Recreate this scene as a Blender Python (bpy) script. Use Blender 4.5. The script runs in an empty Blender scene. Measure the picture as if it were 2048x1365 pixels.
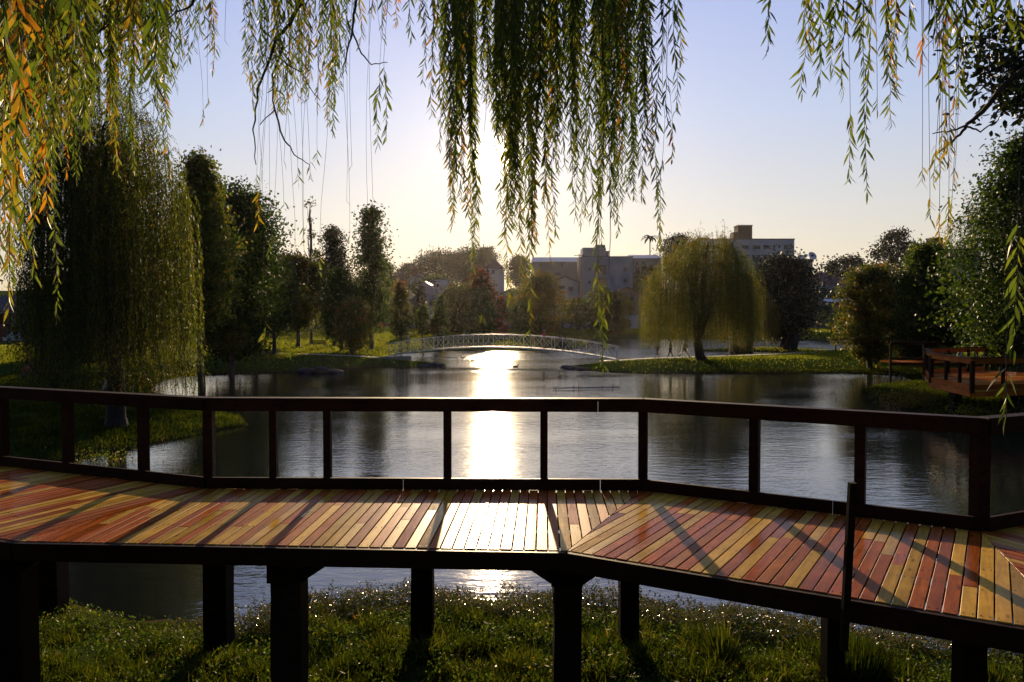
import bpy, math, random
import numpy as np
from mathutils import Vector, Matrix
random.seed(7)
R = np.random.default_rng(11)
SC = bpy.context.scene
COL = SC.collection

# ------------------------------------------------------------------ camera
FPX = 1600.0                      # focal length in pixels of the 2048 wide photograph
CAMZ = 4.1                        # camera height above the water
PITCH = math.atan(46.5 / FPX)
cam = bpy.data.cameras.new('camera'); camo = bpy.data.objects.new('camera', cam); COL.objects.link(camo)
cam.sensor_width = 36.0; cam.lens = FPX / 2048.0 * 36.0
cam.clip_start = 0.05; cam.clip_end = 6000
camo.location = (0, 0, CAMZ); camo.rotation_euler = (math.pi / 2 - PITCH, 0, 0)
SC.camera = camo

# ------------------------------------------------------------------ light
SUN_EL = math.radians(11.2)
SUN_AZ = math.radians(-1.4)       # from +Y towards +X
SUND = Vector((math.sin(SUN_AZ) * math.cos(SUN_EL), math.cos(SUN_AZ) * math.cos(SUN_EL), math.sin(SUN_EL)))
sl = bpy.data.lights.new('sun', 'SUN'); sl.energy = 5.0; sl.angle = math.radians(0.55); sl.color = (1.0, 0.73, 0.43)
so = bpy.data.objects.new('sun', sl); COL.objects.link(so)
so.rotation_euler = (-SUND).to_track_quat('-Z', 'Y').to_euler(); so.location = (0, 60, 60)
w = bpy.data.worlds.new('World'); SC.world = w; w.use_nodes = True
nt = w.node_tree; nt.nodes.clear()
def N(t, ty, **k):
    n = t.nodes.new(ty)
    for a, b in k.items():
        setattr(n, a, b)
    return n
sky = N(nt, 'ShaderNodeTexSky'); sky.sky_type = 'NISHITA'; sky.sun_disc = False
sky.sun_elevation = SUN_EL; sky.sun_rotation = SUN_AZ
sky.altitude = 600; sky.air_density = 1.0; sky.dust_density = 0.4; sky.ozone_density = 3.0
bg = N(nt, 'ShaderNodeBackground'); bg.inputs[1].default_value = 0.012
wo = N(nt, 'ShaderNodeOutputWorld')
tn = N(nt, 'ShaderNodeVectorMath', operation='MULTIPLY'); tn.inputs[1].default_value = (1.10, .97, 1.08); nt.links.new(sky.outputs[0], tn.inputs[0]); nt.links.new(tn.outputs[0], bg.inputs[0]); nt.links.new(bg.outputs[0], wo.inputs[0])
# the clear evening sky on top of it: cream at the horizon, lavender blue above, dimmer away from the sun
tc = N(nt, 'ShaderNodeTexCoord')
dt = N(nt, 'ShaderNodeVectorMath', operation='DOT_PRODUCT'); dt.inputs[1].default_value = SUND
nt.links.new(tc.outputs['Generated'], dt.inputs[0])
ac = N(nt, 'ShaderNodeMath', operation='ARCCOSINE'); nt.links.new(dt.outputs['Value'], ac.inputs[0])
sx_ = N(nt, 'ShaderNodeSeparateXYZ'); nt.links.new(tc.outputs['Generated'], sx_.inputs[0])
cr_ = N(nt, 'ShaderNodeValToRGB'); els = cr_.color_ramp.elements; SKY = [(0.0, (.76, .58, .32)), (.05, (.75, .62, .41)), (.13, (.64, .62, .57)), (.24, (.48, .56, .74)), (.42, (.30, .40, .78)), (1.0, (.10, .15, .42))]
while len(els) < len(SKY): els.new(.5)
for i_, (p_, c_) in enumerate(SKY): els[i_].position = p_; els[i_].color = (*c_, 1)
nt.links.new(sx_.outputs['Z'], cr_.inputs[0])
dm = N(nt, 'ShaderNodeMapRange', interpolation_type='SMOOTHSTEP'); dm.inputs['From Min'].default_value = -.4; dm.inputs['From Max'].default_value = 1.0; dm.inputs['To Min'].default_value = .15; dm.inputs['To Max'].default_value = .62
nt.links.new(dt.outputs['Value'], dm.inputs[0])
b2 = N(nt, 'ShaderNodeBackground'); ct_ = N(nt, 'ShaderNodeValToRGB'); ct_.color_ramp.elements[0].position = .1; ct_.color_ramp.elements[0].color = (.62, .80, 1.0, 1); ct_.color_ramp.elements[1].position = .85; ct_.color_ramp.elements[1].color = (1, 1, 1, 1)
cm_ = N(nt, 'ShaderNodeMapRange'); cm_.inputs['From Min'].default_value = -1; nt.links.new(dt.outputs['Value'], cm_.inputs[0]); nt.links.new(cm_.outputs[0], ct_.inputs[0])
cx_ = N(nt, 'ShaderNodeVectorMath', operation='MULTIPLY'); nt.links.new(cr_.outputs[0], cx_.inputs[0]); nt.links.new(ct_.outputs[0], cx_.inputs[1])
nt.links.new(cx_.outputs[0], b2.inputs[0]); nt.links.new(dm.outputs[0], b2.inputs[1])
a0_ = N(nt, 'ShaderNodeAddShader'); nt.links.new(bg.outputs[0], a0_.inputs[0]); nt.links.new(b2.outputs[0], a0_.inputs[1])
# the low sun's own glow in the hazy sky, centred on the sun's direction
def lobe(width, amp, colour, power=1.0):
    a = N(nt, 'ShaderNodeMath', operation='DIVIDE'); a.inputs[1].default_value = math.radians(width)
    nt.links.new(ac.outputs[0], a.inputs[0])
    p = N(nt, 'ShaderNodeMath', operation='POWER'); p.inputs[1].default_value = power
    nt.links.new(a.outputs[0], p.inputs[0])
    m = N(nt, 'ShaderNodeMath', operation='MULTIPLY'); m.inputs[1].default_value = -1.0
    nt.links.new(p.outputs[0], m.inputs[0])
    e = N(nt, 'ShaderNodeMath', operation='EXPONENT'); nt.links.new(m.outputs[0], e.inputs[0])
    b = N(nt, 'ShaderNodeBackground'); b.inputs[0].default_value = (*colour, 1)
    s = N(nt, 'ShaderNodeMath', operation='MULTIPLY'); s.inputs[1].default_value = amp
    nt.links.new(e.outputs[0], s.inputs[0]); nt.links.new(s.outputs[0], b.inputs[1])
    return b
cur = a0_
for wd, am, co, pw in ((0.8, 20.0, (1, .80, .50), 2.0), (1.8, 0.40, (1, .70, .34), 1.0), (8.0, 0.17, (1, .70, .34), 1.0), (20.0, 0.10, (1, .74, .40), 1.0)):
    ad = N(nt, 'ShaderNodeAddShader'); l = lobe(wd, am, co, pw)
    nt.links.new(cur.outputs[0], ad.inputs[0]); nt.links.new(l.outputs[0], ad.inputs[1]); cur = ad
nt.links.new(cur.outputs[0], wo.inputs[0])
SC.view_settings.view_transform = 'Standard'; SC.view_settings.look = 'None'
SC.view_settings.gamma = 1.0; SC.view_settings.exposure = 0.6; SC.view_settings.use_curve_mapping = False
SC.render.engine = 'CYCLES'
SC.cycles.use_denoising = True
SC.cycles.max_bounces = 8; SC.cycles.diffuse_bounces = 3; SC.cycles.glossy_bounces = 3; SC.cycles.transmission_bounces = 4
SC.cycles.sample_clamp_indirect = 4.0; SC.cycles.caustics_reflective = False; SC.cycles.caustics_refractive = False

# ------------------------------------------------------------------ helpers
cp, sp_ = math.cos(PITCH), math.sin(PITCH)
def ray(x, y):
    a = (x - 1024.0) / FPX; b = -(y - 682.5) / FPX
    return Vector((a, cp + b * sp_, -sp_ + b * cp))
def P(x, y, Y):                   # photo pixel -> the point at world depth Y
    r = ray(x, y); t = Y / r.y
    return Vector((r.x * t, Y, CAMZ + r.z * t))
def G(x, y, z):                   # photo pixel -> the point at height z
    r = ray(x, y); t = (z - CAMZ) / r.z
    return Vector((r.x * t, r.y * t, z))

def tag(o, label=None, cat=None, group=None, kind=None):
    if label: o['label'] = label
    if cat: o['category'] = cat
    if group: o['group'] = group
    if kind: o['kind'] = kind
    return o
def empty(name, loc, rz=0.0):
    o = bpy.data.objects.new(name, None); COL.objects.link(o)
    o.location = loc; o.rotation_euler = (0, 0, rz); o.empty_display_size = 0.3
    return o
def link(name, me, parent=None, loc=None, rot=None):
    o = bpy.data.objects.new(name, me); COL.objects.link(o)
    if parent is not None: o.parent = parent
    if loc is not None: o.location = loc
    if rot is not None: o.rotation_euler = rot
    return o
def copy_tree(o, parent=None):
    c = o.copy(); COL.objects.link(c); c.parent = parent
    for ch in [k for k in o.children]: copy_tree(ch, c)
    return c

class MB:                          # collects shapes, links them as one mesh object
    def __init__(s): s.v = []; s.f = []; s.sm = []
    def add(s, vs, fs, smooth=False):
        b = len(s.v); s.v += [tuple(v) for v in vs]; s.f += [tuple(i + b for i in f) for f in fs]; s.sm += [smooth] * len(fs)
    def box(s, c, d, M=None, bevel=0.0):
        hx, hy, hz = d[0] / 2, d[1] / 2, d[2] / 2
        vs = [Vector((x, y, z)) for z in (-hz, hz) for x, y in ((-hx, -hy), (hx, -hy), (hx, hy), (-hx, hy))]
        if M is not None: vs = [M @ v for v in vs]
        vs = [v + Vector(c) for v in vs]
        s.add(vs, [(3, 2, 1, 0), (4, 5, 6, 7), (0, 1, 5, 4), (1, 2, 6, 5), (2, 3, 7, 6), (3, 0, 4, 7)])
    def beam(s, a, b, wd, h, up=(0, 0, 1)):     # rectangular bar from a to b, wd across, h along up
        a = Vector(a); b = Vector(b); d = (b - a); L = d.length; d.normalize(); up = Vector(up)
        x = d.cross(up)
        if x.length < 1e-5: x = d.cross(Vector((1, 0, 0)))
        x.normalize(); z = x.cross(d).normalized()
        vs = [p + x * sx * wd / 2 + z * sz * h / 2 for p in (a, b) for sx, sz in ((-1, -1), (1, -1), (1, 1), (-1, 1))]
        s.add(vs, [(0, 1, 2, 3), (7, 6, 5, 4), (0, 4, 5, 1), (1, 5, 6, 2), (2, 6, 7, 3), (3, 7, 4, 0)])
    def tube(s, pts, rad, n=6, cap=True):
        pts = [Vector(p) for p in pts]; rings = []
        if not hasattr(rad, '__len__'): rad = [rad] * len(pts)
        ref = Vector((0.13, 0.31, 0.94))
        for i, p in enumerate(pts):
            d = (pts[min(i + 1, len(pts) - 1)] - pts[max(i - 1, 0)])
            if d.length < 1e-9: d = Vector((0, 0, 1))
            d.normalize(); x = d.cross(ref)
            if x.length < .05: x = d.cross(Vector((1, 0, 0)))
            x.normalize(); y = d.cross(x)
            rings.append([p + (x * math.cos(2 * math.pi * k / n) + y * math.sin(2 * math.pi * k / n)) * rad[i] for k in range(n)])
        vs = [v for r in rings for v in r]; fs = []
        for i in range(len(pts) - 1):
            for k in range(n):
                a = i * n + k; b = i * n + (k + 1) % n; fs.append((a, b, b + n, a + n))
        s.add(vs, fs, True)
        if cap:
            m = (len(pts) - 1) * n
            s.add(rings[0][::-1], [tuple(range(n))]); s.add(rings[-1], [tuple(range(n))])
    def prism(s, poly, z0, z1, M=None, chamfer=0.0):   # poly: list of (x,y) counter-clockwise
        n = len(poly); ctr = Vector((sum(p[0] for p in poly) / n, sum(p[1] for p in poly) / n))
        rings = [[Vector((p[0], p[1], z0)) for p in poly]]
        if chamfer:
            rings.append([Vector((p[0], p[1], z1 - chamfer)) for p in poly])
            ins = []
            for i in range(n):
                a = Vector(poly[i - 1][:2]); b = Vector(poly[i][:2]); c = Vector(poly[(i + 1) % n][:2])
                e1 = (b - a).normalized(); e2 = (c - b).normalized()
                n1 = Vector((-e1.y, e1.x)); n2 = Vector((-e2.y, e2.x)); m = n1 + n2
                if m.length < 1e-6: m = n1
                m.normalize(); k = max(0.35, m.dot(n1)); q = b + m * (chamfer / k); ins.append(Vector((q.x, q.y, z1)))
            rings.append(ins)
        else:
            rings.append([Vector((p[0], p[1], z1)) for p in poly])
        vs = [v for r in rings for v in r]
        if M is not None: vs = [M @ v for v in vs]
        fs = [tuple(range(n))[::-1], tuple(range((len(rings) - 1) * n, len(rings) * n))]
        for r in range(len(rings) - 1):
            for i in range(n):
                j = (i + 1) % n; fs.append((r * n + i, r * n + j, (r + 1) * n + j, (r + 1) * n + i))
        s.add(vs, fs)
    def ball(s, c, r, n=8, m=5, sq=(1, 1, 1)):
        c = Vector(c); vs = [c + Vector((0, 0, r * sq[2]))]
        for i in range(1, m):
            t = math.pi * i / m
            for k in range(n):
                a = 2 * math.pi * k / n
                vs.append(c + Vector((math.sin(t) * math.cos(a) * r * sq[0], math.sin(t) * math.sin(a) * r * sq[1], math.cos(t) * r * sq[2])))
        vs.append(c - Vector((0, 0, r * sq[2]))); fs = []
        for k in range(n):
            fs.append((0, 1 + k, 1 + (k + 1) % n))
            fs.append((len(vs) - 1, 1 + (m - 2) * n + (k + 1) % n, 1 + (m - 2) * n + k))
        for i in range(m - 2):
            for k in range(n):
                a = 1 + i * n + k; b = 1 + i * n + (k + 1) % n; fs.append((a, a + n, b + n, b))
        s.add(vs, fs, True)
    def mesh(s, name, mat):
        me = bpy.data.meshes.new(name); me.from_pydata(s.v, [], s.f)
        me.polygons.foreach_set('use_smooth', s.sm); me.materials.append(mat); me.update()
        return me
    def build(s, name, mat, parent=None, loc=None, rot=None):
        return link(name, s.mesh(name, mat), parent, loc, rot)

def np_mesh(name, v, f, mat, tint=None, smooth=False):   # v (n,3), f (m,k) numpy
    me = bpy.data.meshes.new(name); v = np.asarray(v, np.float32); f = np.asarray(f, np.int32)
    me.vertices.add(len(v)); me.vertices.foreach_set('co', v.ravel())
    k = f.shape[1]; me.loops.add(f.size); me.loops.foreach_set('vertex_index', f.ravel())
    me.polygons.add(len(f)); me.polygons.foreach_set('loop_start', np.arange(0, f.size, k, dtype=np.int32))
    me.polygons.foreach_set('loop_total', np.full(len(f), k, np.int32))
    if smooth: me.polygons.foreach_set('use_smooth', np.ones(len(f), bool))
    if tint is not None:
        at = me.attributes.new('tint', 'FLOAT', 'POINT'); at.data.foreach_set('value', np.asarray(tint, np.float32))
    me.materials.append(mat); me.update(); me.validate()
    return me

# ------------------------------------------------------------------ materials
def newmat(name):
    m = bpy.data.materials.new(name); m.use_nodes = True; t = m.node_tree; t.nodes.clear()
    o = N(t, 'ShaderNodeOutputMaterial'); b = N(t, 'ShaderNodeBsdfPrincipled'); t.links.new(b.outputs[0], o.inputs[0])
    return m, t, b, o
def ramp(t, fac, stops):
    r = N(t, 'ShaderNodeValToRGB'); e = r.color_ramp.elements
    while len(e) < len(stops): e.new(0.5)
    for i, (p, c) in enumerate(stops): e[i].position = p; e[i].color = (*c, 1)
    t.links.new(fac, r.inputs[0]); return r.outputs[0]
def noise(t, scale=5, detail=4, rough=.55, vec=None, coord='Object', stretch=None):
    tc = N(t, 'ShaderNodeTexCoord'); v = tc.outputs[coord]
    if stretch is not None:
        mp = N(t, 'ShaderNodeMapping'); mp.inputs['Scale'].default_value = stretch; t.links.new(v, mp.inputs[0]); v = mp.outputs[0]
    n = N(t, 'ShaderNodeTexNoise'); n.inputs['Scale'].default_value = scale; n.inputs['Detail'].default_value = detail
    n.inputs['Roughness'].default_value = rough; t.links.new(v, n.inputs['Vector']); return n
def bump(t, b, h, strength=.3, dist=.01):
    n = N(t, 'ShaderNodeBump'); n.inputs['Strength'].default_value = strength; n.inputs['Distance'].default_value = dist
    t.links.new(h, n.inputs['Height']); t.links.new(n.outputs[0], b.inputs['Normal']); return n
def simple(name, c, rough=.6, var=.25, scale=3.0, metallic=0.0, spec=.5, bmp=0.0, coord='Object', stretch=None, obrand=0.0):
    m, t, b, o = newmat(name)
    n = noise(t, scale, 5, .6, coord=coord, stretch=stretch)
    c0 = tuple(x * (1 - var) for x in c); c1 = tuple(min(1, x * (1 + var)) for x in c)
    col = ramp(t, n.outputs[0], [(.3, c0), (.7, c1)])
    if obrand:
        oi = N(t, 'ShaderNodeObjectInfo'); mr = N(t, 'ShaderNodeMapRange'); mr.inputs['To Min'].default_value = 1 - obrand; mr.inputs['To Max'].default_value = 1 + obrand
        t.links.new(oi.outputs['Random'], mr.inputs[0])
        vm = N(t, 'ShaderNodeVectorMath', operation='SCALE'); t.links.new(col, vm.inputs[0]); t.links.new(mr.outputs[0], vm.inputs['Scale']); col = vm.outputs[0]
    t.links.new(col, b.inputs['Base Color']); b.inputs['Roughness'].default_value = rough
    b.inputs['Metallic'].default_value = metallic; b.inputs['Specular IOR Level'].default_value = spec
    if bmp: bump(t, b, n.outputs[0], bmp, .02)
    return m
def leafmat(name, stops, transl=.45, rough=.42, boost=1.6, spec=.4):
    m, t, b, o = newmat(name)
    a = N(t, 'ShaderNodeAttribute'); a.attribute_name = 'tint'
    col = ramp(t, a.outputs['Fac'], stops)
    t.links.new(col, b.inputs['Base Color']); b.inputs['Roughness'].default_value = rough; b.inputs['Specular IOR Level'].default_value = spec
    tr = N(t, 'ShaderNodeBsdfTranslucent')
    vm = N(t, 'ShaderNodeVectorMath', operation='MULTIPLY'); vm.inputs[1].default_value = (boost * 1.1, boost * 1.15, boost * .55)
    t.links.new(col, vm.inputs[0]); t.links.new(vm.outputs[0], tr.inputs[0])
    mx = N(t, 'ShaderNodeMixShader'); mx.inputs[0].default_value = transl
    t.links.new(b.outputs[0], mx.inputs[1]); t.links.new(tr.outputs[0], mx.inputs[2]); t.links.new(mx.outputs[0], o.inputs[0])
    return m
GRN = [(0, (.030, .050, .010)), (.35, (.060, .095, .016)), (.6, (.10, .125, .022)), (.8, (.16, .13, .022)), (1, (.30, .11, .015))]
M = {}
M['willow_near'] = leafmat('willow_near', [(0, (.028, .042, .009)), (.4, (.055, .078, .014)), (.65, (.10, .11, .016)), (.85, (.19, .12, .016)), (1, (.25, .10, .012))], .48, .5, 2.2, .18)
M['willow'] = leafmat('willow', [(0, (.018, .026, .006)), (.4, (.046, .058, .009)), (.7, (.095, .095, .012)), (1, (.19, .10, .010))], .48, .55, 2.1, .12)
M['leaf_green'] = leafmat('leaf_green', [(0, (.010, .020, .005)), (.5, (.030, .050, .008)), (.8, (.065, .080, .012)), (1, (.12, .090, .012))], .45, .55, 2.1, .14)
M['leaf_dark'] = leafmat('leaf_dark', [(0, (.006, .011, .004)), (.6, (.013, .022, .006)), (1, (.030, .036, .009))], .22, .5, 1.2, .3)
M['leaf_rust'] = leafmat('leaf_rust', [(0, (.020, .030, .005)), (.4, (.050, .056, .009)), (.7, (.10, .070, .010)), (1, (.19, .062, .010))], .44, .55, 2.0, .15)
M['leaf_red'] = leafmat('leaf_red', [(0, (.022, .032, .007)), (.35, (.05, .045, .009)), (.6, (.11, .018, .008)), (1, (.20, .020, .009))], .40, .5, 1.5, .3)
M['grass'] = leafmat('grass_blades', [(0, (.009, .015, .003)), (.45, (.028, .040, .005)), (.75, (.060, .066, .009)), (1, (.12, .09, .025))], .46, .7, 1.6, .0)
M['lawn'] = leafmat('lawn_blades', [(0, (.022, .034, .005)), (.5, (.075, .085, .010)), (1, (.16, .14, .030))], .5, .8, 2.2, .0)  # lighter and yellower than grass_blades, standing in for sunlight on the far lawn
M['weed'] = leafmat('weed_leaves', [(0, (.018, .028, .009)), (.5, (.040, .050, .016)), (.8, (.08, .06, .025)), (1, (.14, .07, .03))], .35, .25, 1.3, .35)
M['bark'] = simple('bark', (.050, .036, .024), .85, .4, 9, bmp=.8, stretch=(1, 1, .2))
M['bark_willow'] = simple('bark_willow', (.026, .019, .012), .85, .4, 9, bmp=.8, stretch=(1, 1, .2))
M['concrete'] = simple('concrete', (.30, .28, .26), .8, .2, 4, bmp=.3)
M['asphalt'] = simple('asphalt', (.055, .055, .058), .75, .2, 3)
M['white_paint'] = simple('white_paint', (.68, .66, .64), .4, .12, 5, spec=.5)
M['metal_grey'] = simple('metal_grey', (.25, .26, .28), .4, .15, 5, metallic=.6)
M['black'] = simple('black', (.02, .02, .022), .5, .2, 5)
M['glass_dark'] = simple('glass_dark', (.030, .034, .042), .12, .3, 1.5, spec=.6)
# ------------------------------------------------------------------ lake outline and terrain
LAKE = np.array([
 (-13, 14.0), (-10.5, 13.1), (-8.6, 12.5), (-7.2, 11.9), (-6.1, 11.3), (-5, 10.7), (-3.6, 10.6), (-3.0, 11.2), (-1.5, 11.5), (0, 11.4), (1.65, 11.2), (3.3, 10.6), (4.5, 10.2), (5.6, 9.7),
 (7, 9.4), (10, 9.3), (16, 11), (24, 16), (30, 24), (25, 27.5), (20.5, 28), (18, 28.9), (17.2, 31), (17.6, 34), (18.2, 39), (19.6, 45), (22.0, 48.2), (25.5, 50.5), (27.5, 56), (26, 58.3),
 (24, 58.9), (17, 58.4), (11, 58.5), (8, 59.2), (6.4, 61), (4.4, 64.5), (3.9, 66), (5.5, 68), (7.3, 71), (8.8, 74.0), (13, 76.0), (20, 80), (27, 85), (37, 94), (48, 110),
 (53, 122), (56, 134), (50, 149), (38, 160), (19, 157), (13, 135), (10, 108), (7, 101), (3, 99), (-8, 98), (-13, 90), (-12, 79), (-9, 73.5), (-6.4, 70.2),
 (-5.6, 68.6), (-6.6, 66.6), (-8.4, 65), (-10, 64.7), (-12, 65.5), (-13.4, 63), (-16, 60), (-19, 58), (-23, 56.5), (-22.5, 50),
 (-20, 44), (-16, 39), (-12.8, 35.0), (-10.9, 32.4), (-10.1, 30.3), (-10.9, 28.0), (-11.6, 25.6), (-12.4, 23.2), (-14.0, 20.6), (-15, 17)], float)
ISLE = (31.0, 99.0, 8.5, 3.4)      # small islet: centre and radii
def sdf(x, y):                     # > 0 on land
    x = np.asarray(x, float); y = np.asarray(y, float)
    d = np.full(x.shape, 1e9); ins = np.zeros(x.shape, bool); n = len(LAKE)
    for i in range(n):
        ax, ay = LAKE[i - 1]; bx, by = LAKE[i]; ex, ey = bx - ax, by - ay
        t = np.clip(((x - ax) * ex + (y - ay) * ey) / (ex * ex + ey * ey), 0, 1)
        d = np.minimum(d, (x - ax - t * ex) ** 2 + (y - ay - t * ey) ** 2)
        c = (ay > y) != (by > y)
        with np.errstate(divide='ignore', invalid='ignore'):
            xi = (bx - ax) * (y - ay) / (by - ay if by != ay else 1e-9) + ax
        ins ^= c & (x < xi)
    d = np.sqrt(d); s = np.where(ins, -d, d)
    q = np.sqrt(((x - ISLE[0]) / ISLE[2]) ** 2 + ((y - ISLE[1]) / ISLE[3]) ** 2)
    return np.maximum(s, (1 - q) * 3.0)
def vnoise(x, y, s, seed=0):
    a = np.sin(x * s * 1.3 + seed) * np.cos(y * s * 1.7 + seed * 2.1) + .5 * np.sin(x * s * 3.1 + 1.7 * y * s + seed) + .3 * np.cos(y * s * 5.3 - x * s * 2.2 + seed * .7) + .2 * np.sin(x * s * 9.1 + seed) * np.sin(y * s * 8.3)
    return a / 2
def sstep(a, b, x):
    t = np.clip((x - a) / (b - a), 0, 1); return t * t * (3 - 2 * t)
def height(x, y):
    x = np.asarray(x, float); y = np.asarray(y, float)
    s = sdf(x, y); s = s + .25 * vnoise(x, y, 1.1, 3) * np.clip(1 - np.abs(s) / 4, 0, 1)
    land = .55 * (1 - np.exp(-np.maximum(s, 0) / 2.6)) + .02 * np.clip(s, 0, 30) * (y > 50) * .6
    r = np.hypot(x, y)
    near = np.clip(1 - r / 60, 0, 1)
    land = land + near * .05 * vnoise(x, y, 2.2, 1) * np.clip(s, 0, 1)
    land = land + .9 * sstep(100, 190, y) + 15.0 * sstep(205, 420, y + .15 * np.abs(x)) + 6 * sstep(420, 1500, r)
    land = land + (2.6 * sstep(4.4, -1.5, y)) * (r < 60)           # the ground climbs to where the camera stands
    return np.where(s > 0, land, np.maximum(-1.4, .45 * s))
def hz(x, y): return float(height(np.array([x]), np.array([y]))[0])

def ground_material():
    m, t, b, o = newmat('park_ground')
    n1 = noise(t, .35, 5, .6); n2 = noise(t, 6, 6, .65)
    c1 = ramp(t, n2.outputs[0], [(.25, (.018, .030, .006)), (.5, (.036, .060, .010)), (.75, (.060, .078, .014))])
    c2 = ramp(t, n2.outputs[0], [(.3, (.030, .022, .012)), (.7, (.060, .046, .024))])
    f = ramp(t, n1.outputs[0], [(.60, (0, 0, 0)), (.72, (1, 1, 1))])
    g = N(t, 'ShaderNodeTexCoord'); sx = N(t, 'ShaderNodeSeparateXYZ'); t.links.new(g.outputs['Object'], sx.inputs[0])
    mr = N(t, 'ShaderNodeMapRange'); mr.inputs['From Min'].default_value = .16; mr.inputs['From Max'].default_value = .03; t.links.new(sx.outputs['Z'], mr.inputs[0])
    mxf = N(t, 'ShaderNodeMath', operation='MAXIMUM'); ff = N(t, 'ShaderNodeMath', operation='MULTIPLY'); ff.inputs[1].default_value = .55
    t.links.new(f, ff.inputs[0]); t.links.new(ff.outputs[0], mxf.inputs[0]); t.links.new(mr.outputs[0], mxf.inputs[1])
    mx = N(t, 'ShaderNodeMix', data_type='RGBA'); t.links.new(mxf.outputs[0], mx.inputs[0]); t.links.new(c1, mx.inputs[6]); t.links.new(c2, mx.inputs[7])
    t.links.new(mx.outputs[2], b.inputs['Base Color']); b.inputs['Roughness'].default_value = .9; b.inputs['Specular IOR Level'].default_value = .0
    bump(t, b, n2.outputs[0], .9, .06)
    return m
M['ground'] = ground_material()
# polar sheet, dense where the camera looks, running on to the horizon
th = np.concatenate([np.linspace(-math.pi * .5, math.radians(52), 60, endpoint=False), np.linspace(math.radians(52), math.radians(128), 460, endpoint=False), np.linspace(math.radians(128), math.pi * 1.5, 60)])
rr = np.concatenate([[0.0], np.geomspace(1.5, 420, 420), np.geomspace(440, 5000, 24)])
TT, RR = np.meshgrid(th, rr); X = RR * np.cos(TT); Y = RR * np.sin(TT); Z = height(X, Y)
nth = len(th); nr = len(rr)
i, j = np.meshgrid(np.arange(nr - 1), np.arange(nth - 1), indexing='ij')
a = i * nth + j; F = np.stack([a, a + nth, a + nth + 1, a + 1], -1).reshape(-1, 4)
g = link('ground', np_mesh('ground', np.stack([X, Y, Z], -1).reshape(-1, 3), F, M['ground'], smooth=True)); tag(g, kind='structure')

def water_material():
    m, t, b, o = newmat('lake_water')
    b.inputs['Base Color'].default_value = (.010, .013, .010, 1); b.inputs['Roughness'].default_value = .07
    b.inputs['IOR'].default_value = 1.95
    n1 = noise(t, 1.0, 3, .5, stretch=(1.5, 4.2, 1)); n2 = noise(t, 1.0, 2, .5, stretch=(6, 15, 1)); n3 = noise(t, .07, 3, .6, stretch=(1, 2.2, 1))
    # calm and ruffled patches
    amp = N(t, 'ShaderNodeMapRange'); amp.inputs['From Min'].default_value = .40; amp.inputs['From Max'].default_value = .62
    amp.inputs['To Min'].default_value = .35; amp.inputs['To Max'].default_value = 1.0; t.links.new(n3.outputs[0], amp.inputs[0])
    s = N(t, 'ShaderNodeMath', operation='MULTIPLY'); t.links.new(n2.outputs[0], s.inputs[0]); s.inputs[1].default_value = .30
    ad = N(t, 'ShaderNodeMath', operation='ADD'); t.links.new(n1.outputs[0], ad.inputs[0]); t.links.new(s.outputs[0], ad.inputs[1])
    ml = N(t, 'ShaderNodeMath', operation='MULTIPLY'); t.links.new(ad.outputs[0], ml.inputs[0]); t.links.new(amp.outputs[0], ml.inputs[1])
    # the far pond lies open to the wind: taller ripples there
    gx = N(t, 'ShaderNodeTexCoord'); sx = N(t, 'ShaderNodeSeparateXYZ'); t.links.new(gx.outputs['Object'], sx.inputs[0])
    fr = N(t, 'ShaderNodeMapRange'); fr.inputs['From Min'].default_value = 55; fr.inputs['From Max'].default_value = 85; fr.inputs['To Min'].default_value = 1.0; fr.inputs['To Max'].default_value = 3.2
    t.links.new(sx.outputs['Y'], fr.inputs[0]); m2 = N(t, 'ShaderNodeMath', operation='MULTIPLY'); t.links.new(ml.outputs[0], m2.inputs[0]); t.links.new(fr.outputs[0], m2.inputs[1]); ml = m2
    bump(t, b, ml.outputs[0], 1.0, WAVE)
    return m
WAVE = .017
M['water'] = water_material()
wm = MB(); wm.add([(-90, 2, 0), (150, 2, 0), (150, 220, 0), (-90, 220, 0)], [(0, 1, 2, 3)])
tag(wm.build('lake_water', M['water']), kind='structure')

def strip(name, pts, width, mat, dz=.03, kind='structure', label=None, cat=None):   # a path laid over the terrain
    L, Rr = [], []
    P2 = []
    for k in range(len(pts) - 1):
        a = np.array(pts[k]); b = np.array(pts[k + 1]); n = max(2, int(np.linalg.norm(b - a) / 1.5))
        for q in range(n): P2.append(a + (b - a) * q / n)
    P2.append(np.array(pts[-1])); v = []; f = []
    for k, p in enumerate(P2):
        d = P2[min(k + 1, len(P2) - 1)] - P2[max(k - 1, 0)]; d = d / np.linalg.norm(d); nn = np.array([-d[1], d[0]])
        for q in range(5):
            c = p + nn * width * (q / 4 - .5); v.append((c[0], c[1], max(hz(*c), hz(*p)) + dz))
        if k:
            b0 = (k - 1) * 5
            for q in range(4): f.append((b0 + q, b0 + 5 + q, b0 + 6 + q, b0 + 1 + q))
    mb = MB(); mb.add(v, f, True); o = mb.build(name, mat); tag(o, label, cat, kind=kind); return o
M['path'] = simple('pale_path', (.42, .37, .30), .85, .2, 1.2)
strip('path', [(-30, 78), (-24, 76.5), (-18, 75.6), (-11.6, 73.6)], 1.6, M['path'])
strip('path', [(9.2, 69.2), (14, 70.8), (22, 75.6), (28.8, 80.5), (37.6, 89), (44, 96)], 1.3, M['path'])
strip('park_path', [(-70, 92), (-52, 92), (-38, 89), (-30, 84), (-24, 78)], 2.4, M['path'])
strip('road', [(-160, 176), (-60, 182), (0, 186), (60, 186), (170, 180)], 7.0, M['asphalt'], .05)
strip('kerb', [(-160, 172), (-60, 178), (0, 182), (30, 182.2)], .5, M['path'], .12)
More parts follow.
